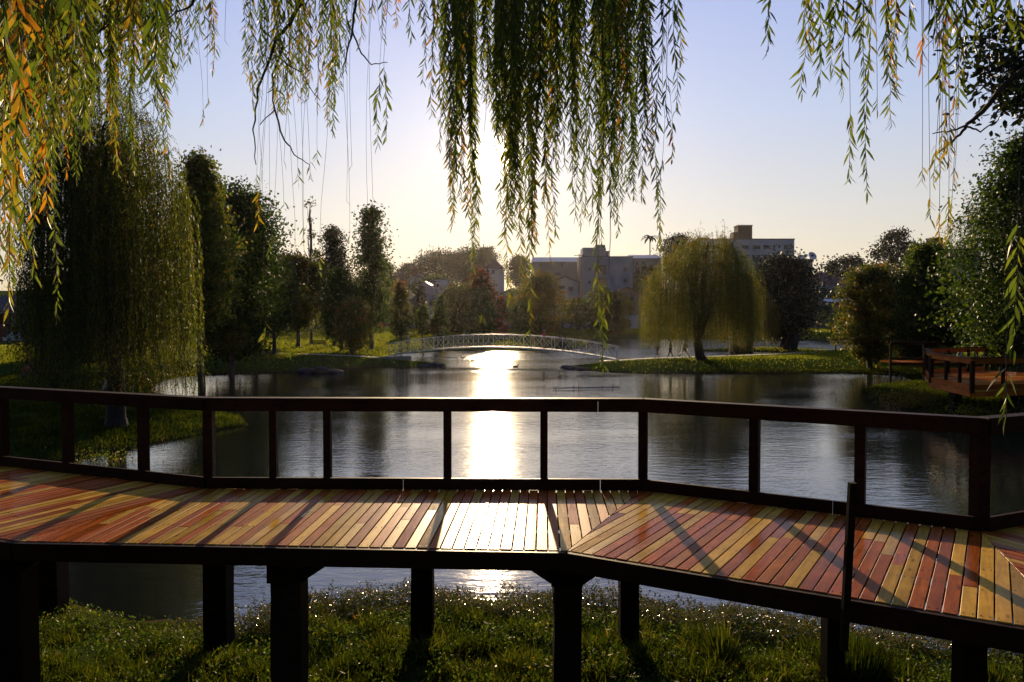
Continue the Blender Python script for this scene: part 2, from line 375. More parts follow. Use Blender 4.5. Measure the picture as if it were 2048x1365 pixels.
strip('side_road', [(-110, 96), (-80, 98), (-58, 100)], 6.0, M['asphalt'], .05)
# ------------------------------------------------------------------ the boardwalk
DZ = 2.10                                   # top of the planks
def wood(name, stops, rough0, rough1, coat=.0):
    m, t, b, o = newmat(name)
    oi = N(t, 'ShaderNodeObjectInfo')
    tcn = N(t, 'ShaderNodeTexCoord'); mp = N(t, 'ShaderNodeMapping'); mp.inputs['Scale'].default_value = (1.1, 14, 14)
    off = N(t, 'ShaderNodeVectorMath', operation='SCALE'); cmb = N(t, 'ShaderNodeCombineXYZ')
    t.links.new(oi.outputs['Random'], cmb.inputs[0]); t.links.new(oi.outputs['Random'], cmb.inputs[1]); t.links.new(oi.outputs['Random'], cmb.inputs[2])
    t.links.new(cmb.outputs[0], off.inputs[0]); off.inputs['Scale'].default_value = 37.0
    ad = N(t, 'ShaderNodeVectorMath', operation='ADD'); t.links.new(tcn.outputs['Object'], ad.inputs[0]); t.links.new(off.outputs[0], ad.inputs[1])
    t.links.new(ad.outputs[0], mp.inputs[0])
    g = N(t, 'ShaderNodeTexNoise'); g.inputs['Scale'].default_value = 2.2; g.inputs['Detail'].default_value = 7; g.inputs['Roughness'].default_value = .65; g.inputs['Distortion'].default_value = .6
    t.links.new(mp.outputs[0], g.inputs['Vector'])
    col = ramp(t, g.outputs[0], stops)
    # knots and stains
    k = N(t, 'ShaderNodeTexVoronoi'); k.inputs['Scale'].default_value = 1.0; mp2 = N(t, 'ShaderNodeMapping'); mp2.inputs['Scale'].default_value = (2.2, 7, 7)
    t.links.new(ad.outputs[0], mp2.inputs[0]); t.links.new(mp2.outputs[0], k.inputs['Vector'])
    kk = ramp(t, k.outputs['Distance'], [(.03, (.20, .15, .13)), (.07, (.62, .55, .5)), (.16, (1, 1, 1))])
    mx = N(t, 'ShaderNodeMix', data_type='RGBA', blend_type='MULTIPLY'); mx.inputs[0].default_value = .95; t.links.new(col, mx.inputs[6]); t.links.new(kk, mx.inputs[7])
    s = noise(t, 1.4, 5, .6, coord='Object'); sv = ramp(t, s.outputs[0], [(.34, (.45, .42, .42)), (.58, (1, 1, 1))])
    mx3 = N(t, 'ShaderNodeMix', data_type='RGBA', blend_type='MULTIPLY'); mx3.inputs[0].default_value = .7; t.links.new(mx.outputs[2], mx3.inputs[6]); t.links.new(sv, mx3.inputs[7])
    mr = N(t, 'ShaderNodeMapRange'); mr.inputs['To Min'].default_value = .72; mr.inputs['To Max'].default_value = 1.22; t.links.new(oi.outputs['Random'], mr.inputs[0])
    vm = N(t, 'ShaderNodeVectorMath', operation='SCALE'); t.links.new(mx3.outputs[2], vm.inputs[0]); t.links.new(mr.outputs[0], vm.inputs['Scale'])
    t.links.new(vm.outputs[0], b.inputs['Base Color'])
    m7 = N(t, 'ShaderNodeMath', operation='MULTIPLY'); m7.inputs[1].default_value = 7.31; fr = N(t, 'ShaderNodeMath', operation='FRACT'); t.links.new(oi.outputs['Random'], m7.inputs[0]); t.links.new(m7.outputs[0], fr.inputs[0])
    rr_ = N(t, 'ShaderNodeMapRange'); rr_.inputs['To Min'].default_value = rough0; rr_.inputs['To Max'].default_value = rough1; t.links.new(fr.outputs[0], rr_.inputs[0])
    rn = N(t, 'ShaderNodeMath', operation='MULTIPLY_ADD'); t.links.new(g.outputs[0], rn.inputs[0]); rn.inputs[1].default_value = .12; t.links.new(rr_.outputs[0], rn.inputs[2])
    t.links.new(rn.outputs[0], b.inputs['Roughness']); b.inputs['Specular IOR Level'].default_value = .035; b.inputs['Specular Tint'].default_value = (1, .85, .68, 1)
    bump(t, b, g.outputs[0], .25, .002)
    return m
M['wood_red'] = wood('red_plank_wood', [(.25, (.22, .048, .007)), (.5, (.40, .098, .013)), (.75, (.52, .15, .022))], .08, .46)
M['wood_yellow'] = wood('yellow_plank_wood', [(.25, (.40, .20, .022)), (.5, (.60, .33, .038)), (.75, (.72, .44, .065))], .08, .46)
M['wood_dark'] = wood('dark_beam_wood', [(.25, (.017, .007, .004)), (.5, (.028, .011, .006)), (.75, (.042, .016, .008))], .40, .55)
M['post_dark'] = wood('old_support_wood', [(.25, (.012, .007, .005)), (.5, (.022, .013, .008)), (.75, (.036, .022, .013))], .6, .8)
M['screw'] = simple('screw', (.05, .045, .04), .4, .1, 5, metallic=.8)

FAR = [Vector((-9.4, 11.96)), G(423, 974, DZ).xy, G(1287, 978, DZ).xy, G(1956, 1058, DZ).xy, Vector((8.2, 9.35))]
NEA = [Vector((-10.2, 9.62)), G(34, 1082, DZ).xy, G(1135, 1101, DZ).xy, None, Vector((9.0, 7.6))]
# third near corner: the right section's near edge runs through two seen points
pa = G(1135, 1101, DZ).xy; pb = G(2040, 1250, DZ).xy; dn = (pb - pa).normalized()
jt = G(1972, 1075, DZ).xy; jt2 = G(2046, 1152, DZ).xy; dj = (jt2 - FAR[3]).normalized()
# intersection of pa + s dn and FAR3 + t dj
den = dn.x * dj.y - dn.y * dj.x; s_ = ((FAR[3] - pa).x * dj.y - (FAR[3] - pa).y * dj.x) / den
NEA[3] = pa + dn * s_
deck = empty('boardwalk', (0, 9.4, 0)); O = Vector((0, 9.4, 0))
tag(deck, 'wooden boardwalk of red and yellow planks on dark posts at the near water edge', 'boardwalk')
PITCHB = .104; GAP = .011; TH = .030
def clip(poly, n, c):                        # keep n.p <= c
    out = []
    for k in range(len(poly)):
        a, b = poly[k - 1], poly[k]; da, db = n.dot(a) - c, n.dot(b) - c
        if (da <= 0) != (db <= 0): out.append(a + (b - a) * (da / (da - db)))
        if db <= 0: out.append(b)
    return out
npl = 0
screw_mb = MB()
rp = random.Random(5)
for sec in range(4):
    A, B, C, D = FAR[sec], FAR[sec + 1], NEA[sec + 1], NEA[sec]
    quad = [D, C, B, A]                      # counter-clockwise
    e = ((B - A).normalized() + (C - D).normalized()).normalized(); u = Vector((-e.y, e.x))
    ss = [e.dot(p) for p in quad]; tts = [u.dot(p) for p in quad]
    s0 = min(ss); k = 0
    shift = rp.random() * .05
    while s0 + k * PITCHB < max(ss):
        a0 = s0 + k * PITCHB - shift; a1 = a0 + PITCHB - GAP; k += 1
        pl = clip(clip(quad, e, a1), -e, -a0)
        if len(pl) < 3: continue
        for q, jn in ((sec, 1), (sec + 1, -1)):          # a hair of space along the mitred joints
            fj, nj = FAR[q], NEA[q]; dd = (nj - fj).normalized(); nn = Vector((-dd.y, dd.x)) * jn
            pl = clip(pl, -nn, -(nn.dot(fj) + .002)) if len(pl) > 2 else pl
        if len(pl) < 3: continue
        t0 = min(u.dot(p) for p in pl); t1 = max(u.dot(p) for p in pl); cuts = [t0, t1]
        if t1 - t0 < .03: continue
        if t1 - t0 > 1.2 and rp.random() < .42: cuts = [t0, t0 + (t1 - t0) * rp.uniform(.2, .8), t1]
        pyel = (.26, .46, .34, .25)[sec]
        if sec == 1: pyel = .30 + .25 * math.sin(min(1, (a0 - s0) / 3.0) * math.pi / 2)
        yel = rp.random() < pyel
        for c in range(len(cuts) - 1):
            pc = pl if len(cuts) == 2 else clip(clip(pl, u, cuts[c + 1] - (.003 if c == 0 else -1)), -u, -(cuts[c] + (.003 if c else -1)))
            if len(pc) < 3: continue
            if c: yel = not yel if rp.random() < .8 else yel
            cen = e * ((a0 + a1) / 2) + u * ((cuts[c] + cuts[c + 1]) / 2)
            loc = [(u.dot(p - cen), -e.dot(p - cen)) for p in pc]     # x along the board
            ar = sum(loc[i - 1][0] * loc[i][1] - loc[i][0] * loc[i - 1][1] for i in range(len(loc)))
            if ar < 0: loc = loc[::-1]
            if abs(ar) < .004: continue
            cl = [loc[0]]
            for p in loc[1:]:
                if (Vector(p) - Vector(cl[-1])).length > .004: cl.append(p)
            if len(cl) < 3: continue
            mb = MB(); mb.prism(cl, -TH, 0, chamfer=.0025)
            o = mb.build('plank', M['wood_yellow'] if yel else M['wood_red'], deck)
            o.location = Vector((cen.x, cen.y, DZ + rp.uniform(-.0016, .0012))) - O
            o.rotation_euler = (rp.gauss(0, .006), rp.gauss(0, .0006), math.atan2(u.y, u.x)); npl += 1
            for tq in (t0 + .06, t1 - .06, (t0 + t1) / 2, t0 + (t1 - t0) * .27, t0 + (t1 - t0) * .74):
                if cuts[c] < tq < cuts[c + 1]:
                    for sg in (-.027, .027):
                        p = e * ((a0 + a1) / 2 + sg) + u * tq
                        screw_mb.tube([(p.x, p.y - 9.4, DZ - .003), (p.x, p.y - 9.4, DZ + .0025)], .0042, 5)
print('planks', npl)
tag(screw_mb.build('screws', M['screw'], deck), kind='stuff')

def off(p, q, d):                             # shift a segment sideways by d (towards +left of p->q)
    e = (q - p).normalized(); n = Vector((-e.y, e.x)); return p + n * d, q + n * d
def v3(p, z): return Vector((p.x, p.y, z)) - O
# fascia and edge beams
for sec in range(4):
    for L_, sg, nm in ((NEA, 1, 'edge_beam'), (FAR, -1, 'edge_beam')):
        p, q = off(L_[sec], L_[sec + 1], -sg * .033 if sg > 0 else sg * .05); e = (q - p).normalized(); x_ = .0 if sg > 0 else .002
        zt_ = DZ - .007 if sg > 0 else DZ - .034; hh_ = .158 if sg > 0 else .15
        mb = MB(); mb.beam(v3(p + e * x_, zt_ - hh_ / 2), v3(q - e * x_, zt_ - hh_ / 2), .06, hh_); mb.build('edge_beam', M['wood_dark'], deck)
    p = (FAR[sec] + NEA[sec]) / 2; q = (FAR[sec + 1] + NEA[sec + 1]) / 2
    for fr in (.25, .5, .75):
        p = FAR[sec].lerp(NEA[sec], fr); q = FAR[sec + 1].lerp(NEA[sec + 1], fr); e = (q - p).normalized()
        mb = MB(); mb.beam(v3(p + e * .02, DZ - .034 - .06), v3(q - e * .02, DZ - .034 - .06), .06, .12); mb.build('joist', M['post_dark'], deck)
# support posts
def support(px0, px1, Yd, cap=None, brace=0, z1=None):
    cx = ((px0 + px1) / 2 - 1024) / FPX * Yd; wd = (px1 - px0) / FPX * Yd
    z0 = hz(cx, Yd) - .35; z1 = DZ - .19 if z1 is None else z1
    mb = MB(); n = 6
    r_ = random.Random(int(px0))
    prev = None; vs = []; fs = []
    for k in range(n + 1):
        z = z0 + (z1 - z0) * k / n; j = [r_.uniform(-.006, .006) for _ in range(4)]
        h = wd / 2; vs += [(cx - h + j[0], Yd - h + j[1], z), (cx + h + j[2], Yd - h + j[1], z), (cx + h + j[2], Yd + h + j[3], z), (cx - h + j[0], Yd + h + j[3], z)]
        if k: 
            b = (k - 1) * 4
            fs += [(b, b + 1, b + 5, b + 4), (b + 1, b + 2, b + 6, b + 5), (b + 2, b + 3, b + 7, b + 6), (b + 3, b, b + 4, b + 7)]
    fs += [(n * 4, n * 4 + 1, n * 4 + 2, n * 4 + 3)]
    mb.add([Vector(v) - O for v in vs], fs)
    o = mb.build('support_post', M['post_dark'], deck)
    if cap:
        c = MB(); c.box(Vector((cx + cap * .01, Yd, z1 - .09)) - O, (wd + .035, wd + .035, .18)); c.build('post_cap', M['post_dark'], o).location = (0, 0, 0)
    for sg in ([1] if brace == 1 else [-1, 1] if brace == 2 else []):
        c = MB(); a = Vector((cx + sg * wd * .45, Yd, z1 - .16)) - O; b = Vector((cx + sg * (wd * .5 + .22), Yd, z1 - .005)) - O
        c.beam(a, b, wd * .6, .07); c.build('brace', M['post_dark'], o)
    return o
support(-12, 50, 7.55, brace=1)
support(545, 604, 7.22, cap=-1, brace=1)
support(1108, 1163, 7.12, cap=-1, brace=2)
support(1926, 1974, 5.62)
for x0, x1, Yd in ((75, 118, 10.75), (409, 455, 9.3), (822, 865, 9.25), (1240, 1278, 9.2), (1655, 1690, 8.0), (2075, 2125, 7.6), (-330, -290, 11.4), (-420, -350, 8.9)):
    support(x0, x1, Yd)
for x, y in ((6.2, 6.1), (7.9, 8.6)):
    mb = MB(); mb.box(Vector((x, y, (DZ - .2 + hz(x, y) - .3) / 2)) - O, (.2, .2, DZ - .2 - hz(x, y) + .3)); mb.build('support_post', M['post_dark'], deck)
# cross beams carrying the joists
for x0, y0, x1, y1 in ((-5.0, 7.5, -6.2, 10.6), (-2.02, 7.22, -3.4, 9.25), (.48, 7.1, -1.04, 9.2), (.52, 7.12, 1.36, 9.15), (3.3, 5.6, 4.1, 7.5)):
    mb = MB(); mb.beam(Vector((x0, y0, DZ - .24)) - O, Vector((x1, y1, DZ - .24)) - O, .12, .09); mb.build('cross_beam', M['post_dark'], deck)
# railing: posts, lower boards and upper rail with its cap
RH = 1.06
def railpost(x, y, w_, h=RH - .03, rot=0):
    mb = MB(); mb.prism([(-w_ / 2, -w_ / 2), (w_ / 2, -w_ / 2), (w_ / 2, w_ / 2), (-w_ / 2, w_ / 2)], 0, h + .10, chamfer=.004)
    o = mb.build('railing_post', M['wood_dark'], deck); o.location = Vector((x, y, DZ - .10)) - O; o.rotation_euler = (0, 0, rot); return o
def on_far(px, sec):                           # point of the far edge seen at this picture column
    A, B = FAR[sec], FAR[sec + 1]; k = (px - 1024) / FPX
    d = B - A; t = (k * A.y - A.x) / (d.x - k * d.y); return A + d * t
for px, sec, w_ in ((6, 0, .115), (137, 0, .10), (288, 0, .10), (547, 1, .082), (655, 1, .085), (895, 1, .088), (1088, 1, .086), (1513, 2, .10), (1725, 2, .10)):
    p = on_far(px, sec); A, B = FAR[sec], FAR[sec + 1]; e = (B - A).normalized(); n = Vector((-e.y, e.x)) * -1
    p = p - n * -.00; railpost(p.x + n.x * .03, p.y + n.y * .03, w_, rot=math.atan2(e.y, e.x))
for k, w_ in ((1, .11), (2, .10), (3, .125)):
    d = (NEA[k] - FAR[k]).normalized() * .03; railpost(FAR[k].x + d.x, FAR[k].y + d.y, w_, rot=(.2, 0, -.3, .2)[k])
for x, y in ((-8.2, 11.42), (6.05, 8.4), (7.3, 8.97)): railpost(x, y + .0, .1)
cutsx = {1: ((808, 1200), (1195,)), 2: ((1673,), ()), 0: ((200,), ()), 3: ((), ())}
for sec in range(4):
    A, B = FAR[sec], FAR[sec + 1]; e = (B - A).normalized(); n = Vector((e.y, -e.x))
    for which, zc, hh, tt, nm in ((0, .068, .13, .04, 'lower_rail'), (1, RH - .085, .125, .04, 'upper_rail')):
        st = [A] + [on_far(c, sec) for c in cutsx[sec][which]] + [B]
        for q in range(len(st) - 1):
            g0 = .004 if q else 0.0; g1 = .004 if q < len(st) - 2 else 0.0
            o0 = n * (.055 + .042)     # face towards the walk side of the posts
            a = st[q] + e * g0 + n * .095; b = st[q + 1] - e * g1 + n * .095
            if q == 0 and sec: a = a + e * (-.0 if sec in (2,) else .0)
            mb = MB(); mb.beam(v3(a, DZ + zc), v3(b, DZ + zc), tt, hh); mb.build(nm, M['wood_dark'], deck)
    # mitred cap board
for sec in range(4):
    def miter(k, d):
        A = FAR[k]
        if k == 0: e = (FAR[1] - FAR[0]).normalized(); n = Vector((e.y, -e.x)); return A + n * d
        if k == 4: e = (FAR[4] - FAR[3]).normalized(); n = Vector((e.y, -e.x)); return A + n * d
        e1 = (FAR[k] - FAR[k - 1]).normalized(); e2 = (FAR[k + 1] - FAR[k]).normalized()
        n1 = Vector((e1.y, -e1.x)); n2 = Vector((e2.y, -e2.x)); m = (n1 + n2).normalized(); return A + m * (d / m.dot(n1))
    poly = [miter(sec, .125), miter(sec + 1, .125), miter(sec + 1, -.03), miter(sec, -.03)]
    e = (FAR[sec + 1] - FAR[sec]).normalized(); cen = (poly[0] + poly[2]) / 2
    loc = [(e.dot(p - cen), Vector((-e.y, e.x)).dot(p - cen)) for p in poly]
    mb = MB(); mb.prism([(x - (.003 if x > 0 else -.003), y) for x, y in loc], 0, .028, chamfer=.004)
    o = mb.build('cap_rail', M['wood_dark'], deck); o.location = v3(cen, DZ + RH - .022); o.rotation_euler = (0, 0, math.atan2(e.y, e.x))
# leaning stake fixed to the outside of the near edge beam
st = empty('wooden_stake', P(1690, 1230, 5.62)); tag(st, 'thin dark wooden stake leaning upright against the near edge of the boardwalk', 'stake')
a = P(1687, 1300, 5.55) - st.location; b = P(1705, 966, 5.50) - st.location
mb = MB(); mb.beam(a, b, .048, .045, up=(0, 1, 0)); mb.build('stake_shaft', M['post_dark'], st)
# ------------------------------------------------------------------ foliage
def unit(a): return a / np.maximum(np.linalg.norm(a, axis=-1, keepdims=True), 1e-9)
def leaves4(base, d, side, L, W, droop=.12):      # one bent quad per leaf
    L = L[:, None]; W = W[:, None]; nrm = np.cross(d, side)
    a = base; b = base + d * L * .42 + side * W * .5; c = base + d * L - nrm * L * droop; e = base + d * L * .42 - side * W * .5
    v = np.stack([a, b, c, e], 1).reshape(-1, 3); n = len(base)
    f = (np.arange(n) * 4)[:, None] + np.array([0, 1, 2, 3]); return v, f
def leaves6(base, d, side, L, W, droop=.10):      # lanceolate leaf folded on its midrib: 4 quads as 2+2
    L = L[:, None]; W = W[:, None]; nrm = np.cross(d, side)
    p0 = base; m1 = base + d * L * .45 - nrm * L * .02; tip = base + d * L - nrm * L * droop
    l1 = base + d * L * .28 + side * W * .42 + nrm * W * .16; l2 = base + d * L * .62 + side * W * .40 + nrm * W * .12 - nrm * L * droop * .35
    r1 = base + d * L * .28 - side * W * .42 + nrm * W * .16; r2 = base + d * L * .62 - side * W * .40 + nrm * W * .12 - nrm * L * droop * .35
    v = np.stack([p0, l1, l2, tip, r2, r1, m1], 1).reshape(-1, 3); n = len(base); k = (np.arange(n) * 7)[:, None]
    f = np.concatenate([k + np.array(q) for q in ([0, 6, 2, 1], [0, 5, 4, 6], [6, 4, 3, 2])], 0)
    return v, f
def rand_dirs(n, rg): return unit(rg.normal(size=(n, 3)))

def crown_points(n, shape, h, rx, ry, rg, clump, shell=.55):
    nc = max(12, int(n / 38))
    t = rg.random(nc)
    if shape == 'round': wd = np.sqrt(np.clip(1 - (2 * t - 1) ** 2, 0, 1)) ** .8
    elif shape == 'cone': wd = np.clip((1 - t) * 1.25, 0, 1) ** .75 * sstep(-.05, .12, t)
    elif shape == 'egg': wd = np.sin(np.pi * np.clip(t * .88 + .10, 0, 1)) ** .8 * (1.18 - .62 * t)
    elif shape == 'column': wd = np.sin(np.pi * np.clip(t * .9 + .08, 0, 1)) ** .75 * (1.2 - .95 * t)
    elif shape == 'umbrella': wd = sstep(-.1, .45, t) * np.sqrt(np.clip(1 - np.clip((t - .45) / .6, 0, 1) ** 2, 0, 1))
    else: wd = np.ones(nc)
    an = rg.random(nc) * 2 * np.pi
    rad = shell + (1 - shell) * rg.random(nc); rad = np.where(rg.random(nc) < .25, rad * .6, rad)
    lob = 1 + .16 * np.sin(an * 2 + t * 7 + rg.random() * 6) + .13 * np.sin(an * 5 - t * 13 + rg.random() * 6) + .08 * rg.normal(size=nc)
    c = np.stack([wd * rad * lob * rx * np.cos(an), wd * rad * lob * ry * np.sin(an), t * h], -1)
    c[:, 2] += rg.normal(size=nc) * .02 * h
    w_ = rg.random(nc) ** 1.5 + .25; w_ /= w_.sum()
    idx = rg.choice(nc, n, p=w_); cs = clump * (.6 + .8 * rg.random(nc))
    p = c[idx] + rg.normal(size=(n, 3)) * cs[idx][:, None] * np.array([1, 1, .62])
    ct = rg.random(nc)
    return p, c, ct[idx]
tri_total = 0
def crown_mesh(name, mat, n, shape, h, rx, ry, leaf, seed, clump, tint=(.4, .25), shell=.55, tint_top=0.0):
    rg = np.random.default_rng(seed); p, c, ct = crown_points(n, shape, h, rx, ry, rg, clump, shell)
    d = unit(rand_dirs(n, rg) + np.array([0, 0, -.25])); s = unit(np.cross(d, rand_dirs(n, rg)))
    L = leaf * (.7 + .6 * rg.random(n)); v, f = leaves4(p, d, s, L, L * .62)
    ti = np.clip(tint[0] + tint[1] * (rg.normal(size=n) * .55 + (ct - .5) * 1.4) + tint_top * (p[:, 2] / h - .5), 0, 1)
    return np_mesh(name, v, f, mat, np.repeat(ti, 4)), c
def limb(mb, a, b, r0, r1, n=5, sag=.0, rnd=None, wob=.05, sides=6):
    a = Vector(a); b = Vector(b); L = (b - a).length; pts = []; rad = []
    for k in range(n + 1):
        t = k / n; q = a.lerp(b, t); j = math.sin(math.pi * t) * wob * L
        q = q + Vector((rnd.uniform(-1, 1) * j, rnd.uniform(-1, 1) * j, math.sin(math.pi * t) * sag * L)); pts.append(q); rad.append(r0 + (r1 - r0) * t)
    mb.tube(pts, rad, sides, cap=False); return pts
def tree(name, label, x, y, top, cr, shape='round', z0=None, mat='leaf_green', n=5000, leaf=.2, clump=None, tint=(.4, .25), tr=None, group=None,
         seed=1, lean=0.0, ry=None, shell=.55, tint_top=0.0, branches=12, cat='tree', bark='bark', stems=1):
    """top = height above the ground, cr = crown radius, z0 = bottom of the crown above the ground"""
    gz = hz(x, y); o = empty(name, (x, y, gz)); tag(o, label, cat, group); rd = random.Random(seed)
    z0 = top * .28 if z0 is None else z0; clump = clump or cr * .17; tr = tr or (.04 + top * .014)
    me, cc = crown_mesh('crown', M[mat], n, shape, top - z0, cr, ry or cr, leaf, seed, clump, tint, shell, tint_top)
    c = link('crown', me, o); c.location = (lean, 0, z0)
    mb = MB()
    for s_ in range(stems):
        bx = rd.uniform(-.15, .15) * (stems > 1); topz = z0 + (top - z0) * (.75 if shape in ('cone', 'column', 'egg') else .45)
        tx = lean + (rd.uniform(-.35, .35) * cr if stems > 1 else 0)
        pts = limb(mb, (bx, 0, -.3), (tx, 0, topz), tr, tr * .3, 7, rnd=rd, wob=.012, sides=8)
        mb.tube([(bx, 0, -.3), (bx, 0, .25)], [tr * 1.5, tr], 8, cap=False)
        for k in range(branches // stems):
            q = cc[rd.randrange(len(cc))]; q = Vector((q[0] + lean, q[1], q[2] + z0))
            i = max(1, min(len(pts) - 2, int(len(pts) * min(.95, max(.2, (q.z - (top - z0) * .30) / max(topz, .1))))))
            limb(mb, pts[i], pts[i].lerp(q, .9), tr * .34, tr * .08, 4, sag=.06, rnd=rd, wob=.05, sides=5)
    mb.build('trunk', M[bark], o)
    return o
def chain_leaves(paths, leaf, spacing, rg, spread=.5, six=False, wr=.2, tint=(.4, .2), start=0.0):
    """paths: list of (k,3) arrays; alternate leaves along each. Returns verts, faces, tint"""
    B = []; D = []; T = []; E = []
    for p in paths:
        seg = np.linalg.norm(np.diff(p, axis=0), axis=1); cum = np.concatenate([[0], np.cumsum(seg)]); L = cum[-1]
        s = np.arange(start * L + spacing * .5, L, spacing); 
        if len(s) == 0: continue
        q = np.stack([np.interp(s, cum, p[:, k]) for k in range(3)], -1)
        q2 = np.stack([np.interp(np.minimum(s + .02 * L, L * .9999), cum, p[:, k]) for k in range(3)], -1)
        d = unit(q2 - q + np.array([0, 0, -1e-4]))
        B.append(q); D.append(d); T.append(np.full(len(s), rg.normal())); E.append(1 - .35 * (s / L) ** 3)
    B = np.concatenate(B); D = np.concatenate(D); T = np.concatenate(T); E = np.concatenate(E); n = len(B)
    r = rand_dirs(n, rg); out = unit(np.cross(D, r)); ld = unit(D * (1 - spread * .5) + out * spread * (.6 + .8 * rg.random((n, 1))) + np.array([0, 0, -.15]))
    s = unit(np.cross(ld, unit(rand_dirs(n, rg) + out * .0)))
    L = leaf * (.65 + .6 * rg.random(n)) * E
    v, f = (leaves6 if six else leaves4)(B, ld, s, L, L * wr)
    ti = np.clip(tint[0] + tint[1] * (.6 * T + .5 * rg.normal(size=n)), 0, 1)
    return v, f, np.repeat(ti, 7 if six else 4)
def weeping(name, label, x, y, top, cr, zlow, ns, leaf, spacing, seed, tint=(.4, .25), mat='willow', ry=None, tr=.3, group=None, wr=.22, apex=(0, 0), ragged=.35, trunkbend=0.0, flat=2.2, forks=5, fork_z=1.2, drop0=.3, zfun=None):
    gz = hz(x, y); o = empty(name, (x, y, gz)); tag(o, label, 'willow tree', group); rg = np.random.default_rng(seed); rd = random.Random(seed)
    ry = ry or cr; paths = []; tops = []
    for k in range(ns):
        out_ = rg.random() < .04
        an = rg.random() * 2 * np.pi; r = (.10 + .90 * rg.random() ** .55)
        lob = 1 + .10 * math.sin(an * 3 + seed) + .07 * math.sin(an * 7 + seed * 2)
        rr_ = r * lob; zt = top * (1 - (1 - .62) * r ** flat) - rg.random() ** 2 * top * drop0
        if out_: rr_ *= 1.22; zt -= .04 * top
        zt += rg.normal() * .03 * top; rr_ *= 1 + .05 * rg.normal()
        cx, cy = apex[0] * (1 - r), apex[1] * (1 - r)
        p0 = np.array([cx + rr_ * .72 * cr * math.cos(an), cy + rr_ * .72 * ry * math.sin(an), zt - .25])
        p1 = np.array([cx + rr_ * .88 * cr * math.cos(an), cy + rr_ * .88 * ry * math.sin(an), zt + .1])
        p2 = np.array([cx + rr_ * cr * math.cos(an), cy + rr_ * ry * math.sin(an), zt - .45])
        zb = zlow + ragged * top * rg.random() ** 1.3 * (.3 + .9 * rg.random())
        if zfun: zb = zfun(p2[0], p2[1], zb)
        if r < .75: zb = max(zb, zt - top * (.25 + .5 * rg.random()))
        if zb > zt - .8: zb = zt - .8
        m = 6; pts = [p0, p1, p2]
        for q in range(1, m + 1):
            t = q / m; j = rg.normal(size=2) * .05
            pts.append(np.array([p2[0] + j[0] + .05 * cr * t * math.cos(an), p2[1] + j[1], p2[2] + (zb - p2[2]) * t]))
        paths.append(np.array(pts)); tops.append(p0)
    v, f, ti = chain_leaves(paths, leaf, spacing, rg, .55, False, wr, tint)
    link('crown', np_mesh('crown', v, f, M[mat], ti), o)
    # hanging twigs, joined
    tv = []; tf = []
    for p in paths[:: max(1, ns // 500)]:
        for q in range(len(p) - 1):
            b = len(tv); a1, b1 = p[q], p[q + 1]; wv = np.array([.006, 0, 0]); tv += [a1 - wv, a1 + wv, b1 + wv, b1 - wv]; tf.append((b, b + 1, b + 2, b + 3))
    link('twigs', np_mesh('twigs', np.array(tv), np.array(tf), M['bark_willow']), o)['kind'] = 'stuff'
    mb = MB(); fz = fork_z
    pts = limb(mb, (0, 0, -.4), (trunkbend, 0, fz), tr, tr * .85, 5, rnd=rd, wob=.01, sides=10); mb.tube([(0, 0, -.4), (0, 0, .3)], [tr * 1.5, tr], 10, cap=False)
    for k in range(forks):
        an = 2 * math.pi * (k + .3 * rd.random()) / forks; q = Vector((apex[0] + math.cos(an) * cr * .42, apex[1] + math.sin(an) * ry * .42, top * (.72 + .2 * rd.random())))
        lp = limb(mb, (trunkbend, 0, fz - .1), q, tr * .55, tr * .14, 7, sag=.05, rnd=rd, wob=.045, sides=7)
        for w_ in range(7):
            tt = tops[rd.randrange(ns)]; best = min(lp[2:], key=lambda z: (z - Vector(tt)).length)
            if (best - Vector(tt)).length < cr * .75: limb(mb, best, tt, tr * .12, .012, 4, sag=.10, rnd=rd, wob=.05, sides=4)
    mb.build('trunk', M['bark_willow'], o)
    return o
def X_(px, Y): return (px - 1024) / FPX * Y
def H_(py, x, Y): return P(1024, py, Y).z - hz(x, Y)       # height above ground of a picture row at that depth

def T(name, label, px, pytop, Y, pw, pybot=None, **k):      # tree by its picture extent and distance
    x = X_(px, Y); top = H_(pytop, x, Y); z0 = H_(pybot, x, Y) if pybot else None
    return tree(name, label, x, Y, top, pw / 2 / FPX * Y, z0=z0, **k)

# --- the big willow on the left bank and its neighbours
def zl(x, y, zb):
    X = x - 14.3
    if X > -11.6 and X < -10.9 + .8 and y < .5: return zb
    return zb
weeping('willow_tree', 'huge weeping willow hanging over the left bank beside the promontory', -13.7, 27.6, 12.6, 2.65, .9, 1900, .15, .085, 21, tint=(.42, .30), ry=2.8, tr=.34, apex=(-.9, .4), ragged=.30, flat=2.2, wr=.2, forks=7, fork_z=2.0, drop0=.5)
T('park_tree', 'dark leafy filler tree added inside the huge left willow as its inner shade', 235, 290, 32, 215, 700, shape='egg', mat='leaf_dark', n=20000, leaf=.17, tint=(.35, .3), seed=30, shell=.3)  # invented foliage that blackens the willow's inside, standing in for its shade
T('park_tree', 'light green leafy tree rising just behind the huge left willow', 402, 318, 47, 150, 640, shape='egg', mat='leaf_green', n=19500, leaf=0.207, tint=(.72, .3), seed=31, shell=.6)
T('park_tree', 'dense dark broadleaf tree beside the path with foliage down to the ground', 462, 388, 58, 200, 705, shape='round', mat='leaf_green', n=39000, leaf=0.244, tint=(.30, .35), seed=32)
T('park_tree', 'narrow brownish tree between the dark broadleaf tree and the lamp post', 511, 400, 82, 62, 640, shape='column', mat='leaf_rust', n=12000, leaf=0.317, tint=(.30, .3), seed=33)
T('park_tree', 'leaning park tree with olive crown standing on the path edge', 548, 526, 74, 92, 655, shape='round', clump=.5, mat='leaf_rust', n=9750, leaf=0.268, tint=(.30, .3), seed=34, tr=.22, branches=14)
